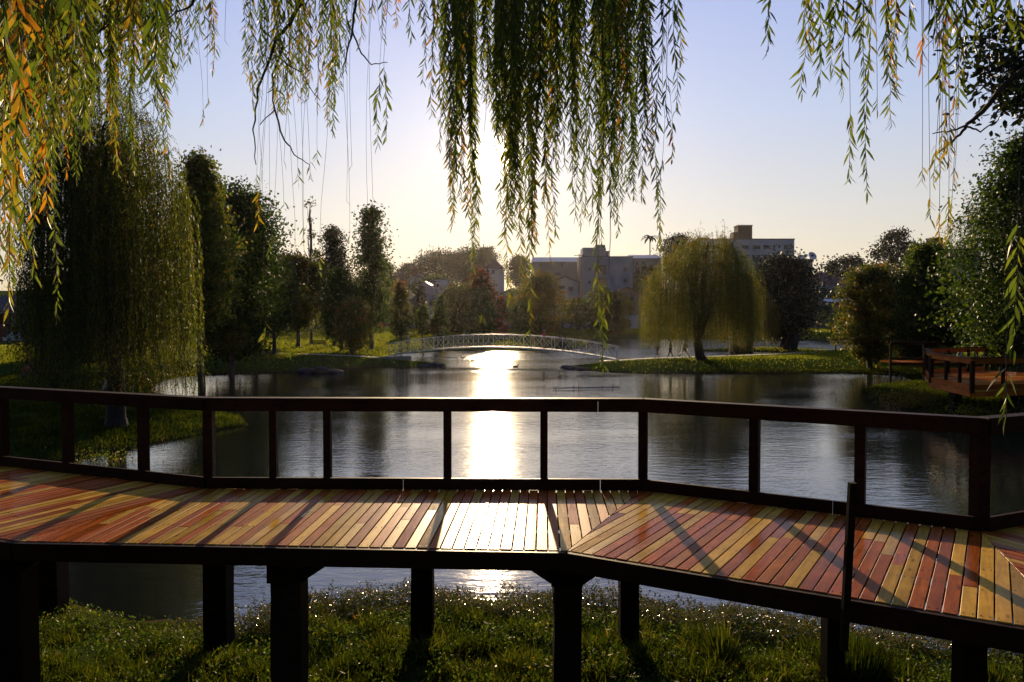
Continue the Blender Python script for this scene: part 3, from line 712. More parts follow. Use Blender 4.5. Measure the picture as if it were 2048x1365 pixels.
T('park_tree', 'brown and green park tree beside the park bench', 596, 518, 92, 100, 650, shape='round', mat='leaf_rust', n=12000, leaf=0.317, tint=(.38, .3), seed=35, tr=.26)
T('bare_tree', 'thin nearly leafless tree with upright twigs against the yellow sky', 622, 378, 100, 58, 640, shape='column', mat='leaf_rust', n=900, leaf=.26, tint=(.2, .3), seed=36, branches=60, shell=.1, tr=.20)
T('park_tree', 'shaggy dark tree with ragged top left of the tall poplar', 668, 458, 96, 56, 600, shape='egg', mat='leaf_dark', n=6750, leaf=0.293, tint=(.6, .3), seed=37, shell=.3, clump=.55)
T('park_tree', 'rounded dark green tree on the lawn left of the tall poplar', 682, 545, 84, 88, 672, shape='egg', mat='leaf_green', n=12000, leaf=0.268, tint=(.35, .3), seed=38)
T('park_tree', 'low spreading tree with reddish lower leaves leaning over the lawn', 705, 600, 78, 78, 695, shape='round', mat='leaf_rust', n=5250, leaf=0.244, tint=(.45, .4), seed=39, branches=18, stems=3, tr=.12)
T('poplar_tree', 'tall poplar with pointed top standing above all lawn trees', 743, 421, 92, 84, 655, shape='column', mat='leaf_green', n=11000, leaf=0.329, tint=(.42, .35), seed=40, shell=.25, clump=.62, tr=.30, branches=30)
T('young_tree', 'young oval tree with an orange crown tip near the bridge', 802, 566, 86, 44, 672, shape='egg', mat='leaf_rust', n=5400, leaf=0.244, tint=(.32, .3), tint_top=.7, seed=41, tr=.08)
T('young_tree', 'small round young tree with dark trunk left of the twin saplings', 846, 612, 90, 32, 668, shape='egg', mat='leaf_green', n=3300, leaf=0.232, tint=(.5, .3), seed=42, tr=.10)
T('young_tree', 'slim green tree behind the small stubby sapling', 882, 592, 104, 34, 672, shape='column', mat='leaf_green', n=3900, leaf=0.268, tint=(.42, .3), seed=43, tr=.07)
T('young_tree', 'small stubby sapling with brownish crown in front of the slim green tree', 872, 636, 92, 24, 668, shape='round', mat='leaf_rust', n=1950, leaf=0.220, tint=(.35, .3), seed=44, tr=.06)
T('cypress_tree', 'dark narrow cypress between the oval young tree and the red trees', 842, 575, 150, 30, 640, shape='cone', mat='leaf_dark', n=3600, leaf=0.427, tint=(.4, .3), seed=45)
T('park_tree', 'broad olive green tree in front of the bright red tree', 920, 575, 150, 92, 672, shape='round', mat='leaf_rust', n=12000, leaf=0.439, tint=(.26, .3), seed=46)
T('maple_tree', 'bright red autumn tree rising behind the olive green trees', 962, 548, 158, 74, 640, shape='egg', mat='leaf_red', n=9750, leaf=0.464, tint=(.55, .3), seed=47)
T('park_tree', 'tall dark green tree in the middle of the red tree group', 962, 583, 140, 66, 676, shape='egg', mat='leaf_green', n=9750, leaf=0.415, tint=(.30, .3), seed=48)
T('park_tree', 'red tinged tree at the right end of the red tree group', 1002, 600, 150, 40, 668, shape='egg', mat='leaf_red', n=4500, leaf=0.415, tint=(.55, .4), seed=49)
T('park_tree', 'brown orange tree with green left side behind the bridge', 1082, 552, 146, 98, 668, shape='round', mat='leaf_rust', n=12750, leaf=0.415, tint=(.50, .35), seed=50)
T('young_tree', 'small light green tree under the long hanging willow strand', 1040, 608, 138, 40, 664, shape='round', mat='leaf_green', n=3900, leaf=0.366, tint=(.6, .3), seed=51)
T('park_tree', 'clipped round dark green tree in front of the garage', 1157, 600, 168, 48, 650, shape='round', mat='leaf_green', n=6750, leaf=0.366, tint=(.30, .25), seed=52, shell=.75, tr=.45)
T('park_tree', 'rounded green tree with brown right side beside the clipped round tree', 1200, 576, 160, 56, 652, shape='round', mat='leaf_green', n=6750, leaf=0.415, tint=(.5, .3), seed=53)
T('park_tree', 'brownish autumn tree right of the clipped round tree', 1228, 588, 152, 66, 664, shape='round', mat='leaf_rust', n=8250, leaf=0.390, tint=(.50, .3), seed=54)
# --- willow on the spit by the path and the trees round the far pond
weeping('willow_tree', 'wide weeping willow on the path spit right of the bridge', X_(1403, 66.5), 66.5, 10.8, 4.7, .9, 2300, .20, .13, 61, tint=(.55, .3), tr=.42, trunkbend=-.3, apex=(.9, 0), ragged=.22, flat=2.0, forks=6, fork_z=1.5, drop0=.45)
weeping('willow_tree', 'smaller rusty weeping willow right of the spit willow', X_(1500, 97), 97, 8.4, 3.6, .7, 1000, .25, .19, 62, tint=(.70, .3), tr=.3, ragged=.35, forks=4)
T('park_tree', 'dark full tree with thick trunk on the small islet in the far pond', 1566, 523, 100, 146, 672, shape='round', mat='leaf_dark', n=21000, leaf=0.342, tint=(.35, .4), seed=63, tr=.42)
weeping('willow_tree', 'small yellow green weeping tree beyond the far pond', X_(1663, 150), 150, 5.6, 3.6, .9, 260, .4, .3, 64, tint=(.5, .2), tr=.2, forks=3)
T('park_tree', 'orange tinged round tree by the far wooden deck', 1742, 540, 60, 128, 712, shape='round', mat='leaf_rust', n=16500, leaf=0.232, tint=(.36, .36), seed=65, tr=.17, stems=2, branches=22)
T('park_tree', 'full dark green tree with reddish top on the right bank', 1852, 500, 56, 134, 712, shape='egg', mat='leaf_green', n=28500, leaf=0.220, tint=(.40, .35), tint_top=.35, seed=66, tr=.15, branches=20)
T('park_tree', 'dark round tree on the hill above the orange tinged tree', 1790, 467, 230, 104, 610, shape='round', mat='leaf_dark', n=10500, leaf=0.671, tint=(.4, .3), seed=67, clump=1.1)
T('park_tree', 'dark tree beside the utility pole on the right skyline', 1692, 518, 240, 90, 620, shape='round', mat='leaf_dark', n=7500, leaf=0.732, tint=(.35, .3), seed=68)
T('park_tree', 'big glossy green tree filling the right edge behind the viewing platform', 2040, 290, 41, 290, 708, shape='egg', mat='leaf_green', n=30000, leaf=0.195, tint=(.26, .34), seed=69, clump=.55, tr=.16, branches=26)
weeping('willow_tree', 'pale weeping willow rising behind the big glossy tree at the right edge', X_(2010, 52), 52, 12.6, 4.0, 4.5, 520, .2, .16, 70, tint=(.38, .2), tr=.3, ragged=.5, forks=5, fork_z=3)
T('park_tree', 'low dark leafy tree behind the second railing on the right', 1955, 560, 62, 90, 690, shape='round', mat='leaf_dark', n=10500, leaf=0.244, tint=(.6, .4), seed=72)
# --- left background
T('bare_tree', 'leafless spreading tree behind the left house', 70, 505, 120, 150, 620, shape='umbrella', mat='leaf_dark', n=500, leaf=.3, tint=(.3, .3), seed=73, branches=90, shell=.2, tr=.3)
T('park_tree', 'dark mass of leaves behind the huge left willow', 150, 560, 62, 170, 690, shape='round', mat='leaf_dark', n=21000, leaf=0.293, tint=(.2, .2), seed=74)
T('shrub', 'tall leafy shrub with several stems on the left lawn', 110, 655, 33, 92, 768, shape='egg', mat='leaf_dark', n=6000, leaf=.10, tint=(.7, .3), seed=75, stems=3, tr=.06, cat='shrub')
T('park_tree', 'dark tree left of the huge willow near the side road', 255, 600, 72, 130, 690, shape='round', mat='leaf_dark', n=13500, leaf=0.305, tint=(.3, .3), seed=76)
T('park_tree', 'short tree with pale lit leaves low beside the path left of the lawn', 462, 640, 55, 70, 700, shape='round', mat='leaf_green', n=5250, leaf=0.195, tint=(.6, .3), seed=77, stems=3, tr=.07)
for q, (px, pt, Y_, pw, lb) in enumerate(((535, 560, 172, 90, 'dark tree filling the gap behind the leaning path tree'), (590, 556, 176, 100, 'dark tree filling the gap behind the park bench tree'), (645, 552, 173, 92, 'dark tree standing behind the thin leafless tree'), (712, 556, 174, 84, 'dark tree standing left behind the tall poplar'), (775, 562, 178, 70, 'dark tree standing right behind the tall poplar'), (480, 540, 168, 110, 'dark tree behind the narrow brownish tree'), (1045, 580, 168, 70, 'dark tree between the red group and the brown orange tree'), (905, 600, 170, 60, 'dark shrubby tree left behind the olive green tree'))):
    T('park_tree', lb, px, pt, Y_, pw, 662, shape='round', mat='leaf_green' if q % 2 else 'leaf_rust', n=7000, leaf=.36, tint=(.25, .3), seed=300 + q, tr=.25)
# --- the wooded skyline behind the houses
sk = [('umbrella_tree', 'broad flat topped tree on the skyline right of the church tower', 880, 508, 300, 110, 575, 'umbrella', 'leaf_dark'),
      ('umbrella_tree', 'spreading flat topped tree on the skyline with visible trunk fork', 942, 503, 290, 104, 575, 'umbrella', 'leaf_dark'),
      ('hill_tree', 'dark domed tree on the skyline left of the long grey building', 1038, 515, 280, 52, 570, 'round', 'leaf_dark'),
      ('hill_tree', 'low dark tree left of the church tower', 818, 530, 310, 44, 572, 'round', 'leaf_dark'),
      ('hill_tree', 'dark tree behind the tall poplar on the skyline', 760, 515, 260, 56, 600, 'round', 'leaf_dark'),
      ('hill_tree', 'dark hedge like tree far behind the lamp post', 570, 512, 220, 90, 620, 'round', 'leaf_dark'),
      ('hill_tree', 'dark hedge like tree between the bare tree and the poplar', 650, 522, 230, 100, 620, 'round', 'leaf_dark'),
      ('hill_tree', 'dark pine like tree left of the white hotel', 1360, 476, 250, 78, 560, 'umbrella', 'leaf_dark'),
      ('hill_tree', 'dark bushy tree right of the grey apartment building', 1288, 540, 230, 62, 620, 'round', 'leaf_dark'),
      ('hill_tree', 'rusty tree behind the orange tinged tree on the right', 1868, 482, 200, 60, 600, 'cone', 'leaf_rust'),
      ('hill_tree', 'thin leafed tree beside the broad flat topped trees', 975, 498, 310, 46, 560, 'umbrella', 'leaf_dark'),
      ('hill_tree', 'dark green bush like tree under the church tower', 868, 560, 235, 84, 600, 'round', 'leaf_green'),
      ('hill_tree', 'dark tree behind the low weeping tree on the right', 1640, 560, 215, 80, 640, 'round', 'leaf_dark'),
      ('hill_tree', 'dark bush on the slope under the gabled houses', 1130, 585, 215, 66, 620, 'round', 'leaf_dark')]
for q, (nm, lb, px, pt, Y_, pw, pb_, shp, mt) in enumerate(sk):
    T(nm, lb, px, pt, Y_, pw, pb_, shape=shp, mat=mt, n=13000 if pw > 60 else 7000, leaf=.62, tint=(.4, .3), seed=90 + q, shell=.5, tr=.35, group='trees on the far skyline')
# palm trees
def palm(label, px, pytop, Y_, h_, crown_r, seed):
    x = X_(px, Y_); gz = hz(x, Y_); top = P(1024, pytop, Y_).z - gz; o = empty('palm_tree', (x, Y_, gz)); tag(o, label, 'palm tree'); rd = random.Random(seed)
    mb = MB(); mb.tube([(0, 0, -.3), (.05, 0, top * .5), (0, 0, top - .6)], [.26, .2, .17], 7); mb.build('trunk', M['bark'], o)
    for k in range(13):
        an = 2 * math.pi * k / 13 + rd.random() * .3; el = rd.uniform(-.2, .8); vs = []; fs = []; prev = None
        for q in range(7):
            t = q / 6; r = crown_r * (math.sin(t * 1.45)) ; z = top - .6 + crown_r * (el * t - (.55 + .35 * el) * t * t * 1.15)
            wv = .30 * crown_r * math.sin(math.pi * min(.97, t * .9 + .12)); c = Vector((math.cos(an) * r, math.sin(an) * r, z)); sd = Vector((-math.sin(an), math.cos(an), -.25)) * wv
            sd2 = Vector((math.sin(an), -math.cos(an), -.25)) * wv
            vs += [c + sd * .55, c, c + sd2 * .55]
            if q: b = (q - 1) * 3; fs += [(b, b + 3, b + 4, b + 1), (b + 1, b + 4, b + 5, b + 2)]
        m2 = MB(); m2.add(vs, fs); m2.build('frond', M['leaf_dark'], o)
palm('palm tree with bushy crown above the grey roof on the skyline', 1299, 470, 270, 0, 3.2, 1)
palm('tiny palm tree poking above the trees right of the church tower', 871, 503, 320, 0, 2.4, 2)
# ------------------------------------------------------------------ buildings
M['wall_white'] = simple('wall_white', (.44, .46, .54), .8, .10, .6)
M['wall_grey'] = simple('wall_grey', (.27, .30, .37), .8, .10, .6)
M['wall_grey_dark'] = simple('wall_grey_dark', (.11, .12, .15), .8, .12, .6)
M['wall_cream'] = simple('wall_cream', (0.285, 0.248, 0.192), .8, .12, .6)
M['wall_pink'] = simple('wall_pink', (0.260, 0.167, 0.136), .8, .12, .6)
M['wall_brown'] = simple('wall_brown', (0.136, 0.081, 0.062), .8, .12, .6)
M['wall_green'] = simple('wall_green', (0.186, 0.236, 0.205), .8, .12, .6)
M['trim_green'] = simple('trim_green', (0.062, 0.105, 0.081), .7, .12, .6)
M['roof_red'] = simple('roof_red', (0.149, 0.050, 0.031), .75, .25, 2)
M['roof_metal'] = simple('roof_metal', (0.279, 0.285, 0.310), .45, .1, 1, metallic=.3)
M['roof_dark'] = simple('roof_dark', (0.062, 0.053, 0.050), .8, .2, 2)
M['orange_paint'] = simple('orange_paint', (.55, .20, .07), .7, .1, 2)
M['brick'] = simple('brick_wall', (.20, .075, .045), .85, .25, 3)
def house(name, label, px0, px1, pyt, Y_, depth, wall, roof=('flat', 'roof_dark', 0.5), windows=(), cat='house', zb=None, rot=0.0, extra=None, base=None):
    x0, x1 = X_(px0, Y_), X_(px1, Y_); cx = (x0 + x1) / 2; w_ = x1 - x0; zt = P(1024, pyt, Y_).z
    gz = min(hz(x0, Y_), hz(x1, Y_), hz(cx, Y_ + depth)) - .3 if base is None else base
    o = empty(name, (cx, Y_, gz), rot); tag(o, label, cat); h = zt - gz
    mb = MB(); mb.box((0, depth / 2, h / 2), (w_, depth, h)); mb.build('wall', M[wall], o)
    kind, rm, rh = roof
    mb = MB()
    if kind == 'flat':
        mb.box((0, depth / 2, h + .15 * rh), (w_ + .3, depth + .3, .3 * rh + .1)); mb.build('parapet', M[rm], o)
    elif kind == 'gable':            # ridge runs away from the viewer, gable faces the lake
        ov = .5; e_ = w_ / 2 + ov
        mb.add([(-w_ / 2, .02, h + .004), (w_ / 2, .02, h + .004), (0, .02, h + rh * (w_ / 2) / e_ - .06), (-w_ / 2, depth - .02, h + .004), (w_ / 2, depth - .02, h + .004), (0, depth - .02, h + rh * (w_ / 2) / e_ - .06)], [(0, 1, 2), (5, 4, 3), (0, 2, 5, 3), (1, 4, 5, 2), (0, 3, 4, 1)]); mb.build('gable', M[wall], o)
        mb = MB()
        for sg in (-1, 1):
            a = [(sg * e_, -ov, h - .12), (0, -ov, h + rh), (0, depth + ov, h + rh), (sg * e_, depth + ov, h - .12)]; b = [(p[0], p[1], p[2] + .18) for p in a]
            mb.add(a + b, [(0, 1, 2, 3), (7, 6, 5, 4), (0, 4, 5, 1), (1, 5, 6, 2), (2, 6, 7, 3), (3, 7, 4, 0)])
        mb.build('roof', M[rm], o)
    elif kind == 'ridge':            # ridge parallel to the shore
        ov = .4; a = w_ / 2 + ov; i_ = min(a * .8, depth * .35) if rm != 'roof_metal' else .3
        mb.add([(-a, -ov, h), (a, -ov, h), (a, depth + ov, h), (-a, depth + ov, h), (-a + i_, depth / 2, h + rh), (a - i_, depth / 2, h + rh)], [(0, 1, 5, 4), (1, 2, 5), (2, 3, 4, 5), (3, 0, 4), (3, 2, 1, 0)]); mb.build('roof', M[rm], o)
    for wn in windows:
        u0, u1, v0, v1 = wn[:4]; nm = wn[4] if len(wn) > 4 else 'window'; fm = wn[5] if len(wn) > 5 else 'wall_grey_dark'; gm = wn[6] if len(wn) > 6 else 'glass_dark'
        ax, bx = X_(u0, Y_) - cx, X_(u1, Y_) - cx; az, bz = P(1024, v1, Y_).z - gz, P(1024, v0, Y_).z - gz
        az = max(az, .35); 
        if bz - az < .2: continue
        c = ((ax + bx) / 2, -.03, (az + bz) / 2); ww, hh = bx - ax, bz - az; t_ = min(.10, ww * .12)
        mb = MB(); 
        mb.box((c[0], c[1], az + t_ / 2), (ww, .12, t_)); mb.box((c[0], c[1], bz - t_ / 2), (ww, .12, t_))
        mb.box((ax + t_ / 2, c[1], c[2]), (t_, .12, hh - 2 * t_)); mb.box((bx - t_ / 2, c[1], c[2]), (t_, .12, hh - 2 * t_))
        if ww > 1.4 and nm == 'window': mb.box((c[0], c[1], c[2]), (t_ * .7, .10, hh - 2 * t_))
        f = mb.build(nm, M[fm], o)
        g_ = MB(); g_.box((c[0], -.015, c[2]), (ww - 2 * t_, .05, hh - 2 * t_)); g_.build('pane' if nm != 'door' else 'panel', M[gm], f)
    return o, gz, cx
# white hotel on the hill
wins = []
for v0, v1 in ((491, 499), (510, 518), (529, 537)):
    for u0, u1 in ((1450, 1461), (1481, 1496), (1503, 1519), (1525, 1541), (1566, 1582)): wins.append((u0, u1, v0, v1))
    for u0, u1 in ((1545, 1549), (1554.5, 1559)): wins.append((u0, u1, v0, v0 + 5))
    for u0, u1 in ((1405, 1418), (1424, 1438)): wins.append((u0, u1, v0, v1))
o, gz, cx = house('hotel_building', 'white flat roofed block with window rows and a brown water tower on the hill', 1398, 1587, 479, 270, 16, 'wall_white', ('flat', 'wall_brown', .6), wins, cat='building')
mb = MB(); a = X_(1480, 270) - cx; b = X_(1509, 270) - cx; h1 = P(1024, 450, 270).z - gz; h0 = P(1024, 479, 270).z - gz
mb.box(((a + b) / 2, 6, (h0 + h1) / 2 + .2), (b - a, 5, h1 - h0)); mb.box((a - .6, 6.2, (h0 + h1) / 2 - .9), (1.6, 4.4, (h1 - h0) * .55)); mb.box(((a + b) / 2, 6, h1 + .2), (b - a + .3, 5.3, .25)); mb.build('water_tower', M['wall_brown'], o)
mb = MB(); a = X_(1399, 270) - cx; b = X_(1421, 270) - cx; mb.box(((a + b) / 2, 5, h0 + .45), (b - a, 6, .7)); mb.build('roof_room', M['orange_paint'], o)
for u in (1489, 1507, 1574): mb = MB(); mb.box((X_(u, 270) - cx, -.25, P(1024, 502, 270).z - gz), (.9, .4, .6)); mb.build('air_conditioner', M['wall_grey'], o)
# green block with satellite dishes
wins = [(1502, 1508, 532, 541), (1555, 1564, 532, 541), (1568, 1580, 532, 541), (1584, 1590, 532, 541)]
o, gz, cx = house('green_building', 'low pale green block with dark green parapet and satellite dishes', 1498, 1624, 524, 235, 14, 'wall_green', ('flat', 'trim_green', 2.6), wins, cat='building')
def dish(label, px, py, Y_, r, ax):
    base = P(px, 522, Y_); base.y += 4; top = P(px, py, base.y); o = empty('satellite_dish', (top.x, top.y, base.z - .2)); tag(o, label, 'satellite dish'); h = top.z - base.z + .2
    mb = MB(); mb.tube([(0, 0, 0), (0, 0, h)], .07, 6); mb.build('mast', M['metal_grey'], o)
    mb = MB(); vs = [(0, 0, h)]; fs = []; n = 14; Mx = Matrix.Rotation(ax, 3, 'Y') @ Matrix.Rotation(1.0, 3, 'X')
    for ring in (1, 2):
        for k in range(n):
            a = 2 * math.pi * k / n; p = Mx @ Vector((math.cos(a) * r * ring / 2, math.sin(a) * r * ring / 2, .12 * ring * ring * r / 2)); vs.append((p.x, p.y, p.z + h))
    for k in range(n):
        fs.append((0, 1 + k, 1 + (k + 1) % n)); fs.append((1 + k, 1 + n + k, 1 + n + (k + 1) % n, 1 + (k + 1) % n))
    mb.add(vs, fs, True); mb.build('bowl', M['white_paint'], o)
    mb = MB(); p = Mx @ Vector((0, 0, r * .9)); mb.tube([(0, 0, h), (p.x, p.y, p.z + h)], .04, 5); mb.build('feed_arm', M['metal_grey'], o)
dish('pale satellite dish on the left of the green roof', 1602, 517, 235, 1.15, -.3)
dish('large satellite dish on the right edge of the green roof', 1624, 513, 235, 1.35, .45)
dish('small dark satellite dish on a mast between the two pale dishes', 1611, 512, 235, .55, .1)
# grey apartment block with balconies
wins = [(1176, 1181, 536, 542), (1176, 1181, 562, 568), (1246, 1254, 535, 544), (1246, 1254, 558, 566), (1176, 1181, 585, 591)]
o, gz, cx = house('apartment_building', 'grey four storey apartment block with recessed balconies and a stair tower', 1164, 1265, 514, 205, 13, 'wall_grey', ('flat', 'wall_grey_dark', .3), wins, cat='building')
Ya = 205
mb = MB(); a, b = X_(1166, Ya) - cx, X_(1213, Ya) - cx; h0 = P(1024, 514, Ya).z - gz; h1 = P(1024, 495, Ya).z - gz
mb.box(((a + b) / 2, 5, (h0 + h1) / 2 + .05), (b - a, 7, h1 - h0)); mb.build('stair_tower', M['wall_grey'], o)
mb = MB(); a, b = X_(1195, Ya) - cx, X_(1213, Ya) - cx; h2 = P(1024, 488, Ya).z - gz; mb.box(((a + b) / 2, 5, h2 - .5), (b - a - .02, 3, 1.1)); mb.build('water_tank_room', M['wall_grey_dark'], o)
mb = MB(); c = X_(1217, Ya) - cx; mb.box((c, 3, h0 + .7), (.7, .7, 1.6)); mb.box((c, 3, h0 + 1.6), (1.0, 1.0, .2)); mb.build('chimney', M['wall_grey_dark'], o)
mb = MB(); a = X_(1164.6, Ya) - cx; mb.box((a - .3, 5.5, h0 / 2), (.5, 9, h0)); mb.build('side_wall', M['wall_pink'], o)
for v0, v1 in ((530, 552), (556, 578), (582, 604)):
    a, b = X_(1189, Ya) - cx, X_(1212, Ya) - cx; z0, z1 = P(1024, v1, Ya).z - gz, P(1024, v0, Ya).z - gz
    mb = MB(); mb.box(((a + b) / 2, -.02, (z0 + z1) / 2), (b - a, .1, z1 - z0 - .2)); f = mb.build('balcony_shade_panel', M['roof_dark'], o)  # solid dark panel stands in for the shade of the balcony recess
    mb = MB(); mb.box(((a + b) / 2 + .5, -.11, (z0 + z1) / 2 + .1), ((b - a) * .35, .06, (z1 - z0) * .6)); mb.build('balcony_door', M['wall_pink'], f)
    mb = MB(); mb.box(((a + b) / 2, -.5, z0 + .05), (b - a + .3, .95, .16)); mb.build('balcony_slab', M['wall_white'], f)
    mb = MB(); mb.box(((a + b) / 2, -.95, z0 + 1.0), (b - a + .2, .05, .06))
    for q in range(9): mb.box((a + (b - a) * q / 8, -.95, z0 + .5), (.04, .04, .95))
    mb.build('balcony_railing', M['metal_grey'], f)
# long grey halls either side of it
wins = [(u, u + 3, 527, 533) for u in (1122, 1137, 1080)] + [(1085, 1096, 545, 552), (1110, 1122, 545, 552)]
house('long_hall', 'long grey hall with pale sloping metal roof left of the apartment block', 1066, 1166, 524, 232, 16, 'wall_grey_dark', ('ridge', 'roof_metal', 1.9), wins, cat='building')
house('long_hall', 'grey hall with bright metal roof right of the apartment block under the palm', 1263, 1322, 517, 240, 16, 'wall_grey_dark', ('ridge', 'roof_metal', 1.6), [(1270, 1276, 524, 531), (1283, 1290, 524, 531)], cat='building')
house('villa', 'distant white villa with a red hip roof on the skyline', 968, 1008, 537, 280, 12, 'wall_white', ('ridge', 'roof_red', 2.9), [(974, 978, 540, 548), (984, 989, 540, 548), (996, 1001, 540, 548)])
# church tower with a cross
o, gz, cx = house('church_tower', 'slim white church tower with small turrets and a cross on top', 836, 849, 516, 330, 3.4, 'wall_white', ('flat', 'wall_white', .6), [(841, 844, 520, 527)], cat='church')
h = P(1024, 516, 330).z - gz; mb = MB(); mb.tube([(0, 1.7, h), (0, 1.7, h + 1.4)], [.9, .3], 8); mb.tube([(0, 1.7, h), (0, 1.7, h + 4.0)], .14, 6); mb.box((0, 1.7, h + 3.2), (1.3, .22, .22))
for sg in (-1, 1): mb.tube([(sg * 1.2, .6, h), (sg * 1.5, .4, h + 1.0)], [.25, .05], 5)
mb.build('cross', M['wall_grey_dark'], o)
house('church_hall', 'reddish low building left of the church tower', 826, 842, 533, 300, 9, 'wall_pink', ('flat', 'wall_grey_dark', .5), [])
# houses along the far road
house('gabled_house', 'grey two storey house with pointed gable left of the apartment block', 1103, 1158, 566, 196, 10, 'wall_grey', ('gable', 'roof_dark', 1.6), [(1117, 1130, 572, 579), (1117, 1130, 582, 589), (1136, 1146, 574, 584)])
house('garage_house', 'pale house with a low gable and a dark open garage', 1098, 1166, 622, 186, 9, 'wall_grey', ('gable', 'roof_dark', 2.4), [(1106, 1134, 630, 652, 'garage_door', 'wall_white', 'black'), (1142, 1150, 630, 640)])
house('red_roofed_house', 'pinkish house with a red gable roof right of the apartment block', 1228, 1282, 588, 190, 11, 'wall_pink', ('gable', 'roof_red', 1.5), [(1236, 1246, 594, 602), (1256, 1268, 594, 602), (1233, 1244, 620, 632), (1250, 1258, 628, 656, 'door', 'wall_white', 'wall_white')])
house('white_house', 'small white wall with a gate near the left edge of the spit willow', 1240, 1276, 630, 178, 5, 'wall_white', ('flat', 'roof_dark', .4), [(1250, 1262, 640, 660, 'gate', 'wall_white', 'black')])
house('box_house', 'tall white rectangular house above the small gable roofs', 868, 894, 560, 210, 8, 'wall_white', ('flat', 'wall_grey_dark', .3), [(873, 878, 568, 575)])
house('gabled_house', 'grey house whose sunlit roof edge shines left of the white rectangular house', 836, 866, 575, 200, 8, 'wall_grey', ('gable', 'roof_metal', 1.3), [(845, 851, 578, 585)])
house('gabled_house', 'wide pale house with bright flat porch roof left of the olive tree', 850, 916, 590, 188, 10, 'wall_grey', ('flat', 'wall_pink', .5), [(858, 870, 600, 612), (894, 906, 600, 625), (878, 886, 600, 612)])
house('gabled_house', 'low grey house behind the young oval tree', 760, 838, 596, 192, 9, 'wall_grey_dark', ('ridge', 'roof_dark', 1.2), [(768, 778, 605, 615), (815, 824, 605, 615)])
house('hill_house', 'pinkish hill house right of the tall poplar', 775, 800, 546, 270, 9, 'wall_pink', ('flat', 'wall_grey_dark', .4), [(780, 785, 552, 560), (790, 795, 552, 560)])
house('hill_house', 'faint grey hill house below the church tower', 820, 862, 556, 250, 9, 'wall_grey', ('ridge', 'roof_dark', .9), [(828, 833, 562, 568)])
house('gabled_house', 'grey house with a shining roof edge right of the bright red tree', 998, 1052, 590, 190, 9, 'wall_grey', ('gable', 'roof_metal', 1.5), [(1008, 1016, 600, 610), (1030, 1042, 600, 612)])
house('red_roofed_house', 'wide low house with red tiled roof right of the green block', 1622, 1700, 570, 210, 12, 'wall_grey', ('ridge', 'roof_red', 3.6), [(1640, 1650, 575, 584), (1662, 1672, 575, 584)])
house('low_house', 'dark low house with pale roof edge beyond the yellow weeping tree', 1610, 1720, 604, 190, 10, 'wall_grey_dark', ('ridge', 'roof_metal', .8), [(1630, 1640, 610, 620), (1670, 1680, 610, 620)])
wins = [(1893, 1900, 506, 513), (1908, 1915, 506, 513), (1925, 1932, 506, 513)]
o, gz, cx = house('hotel_building', 'white block with dark brown tower partly behind the big glossy tree', 1872, 1960, 499, 240, 14, 'wall_white', ('flat', 'wall_grey_dark', .5), wins, cat='building')
mb = MB(); a, b = X_(1870, 240) - cx, X_(1890, 240) - cx; h0 = P(1024, 499, 240).z - gz; h1 = P(1024, 474, 240).z - gz; mb.box(((a + b) / 2, 4, (h0 + h1) / 2), (b - a, 4, h1 - h0)); mb.build('brown_tower', M['wall_brown'], o)
house('white_house', 'pale house behind the low dark tree at the right edge', 1945, 2060, 622, 95, 8, 'wall_cream', ('ridge', 'roof_dark', 2.0), [(1960, 1972, 640, 652), (2000, 2014, 640, 652)])
# porch house on the left
o, gz, cx = house('porch_house', 'brick house with a covered porch and lit curtains at the left edge', -60, 82, 622, 104, 8, 'brick', ('ridge', 'roof_dark', 2.2), [(24, 42, 632, 652, 'window', 'wall_white', 'wall_cream'), (62, 76, 634, 654, 'door', 'wall_white', 'orange_paint'), (-20, 0, 634, 650)])
mb = MB(); mb.box((0, -1.6, P(1024, 626, 104).z - gz), (9.6, 3.2, .18)); mb.build('porch_roof', M['roof_metal'], o)
for q in (-4.4, -1.2, 2.2, 4.5): mb = MB(); mb.box((q, -2.9, (P(1024, 627, 104).z - gz) / 2), (.2, .2, P(1024, 627, 104).z - gz)); mb.build('porch_post', M['wall_brown'], o)
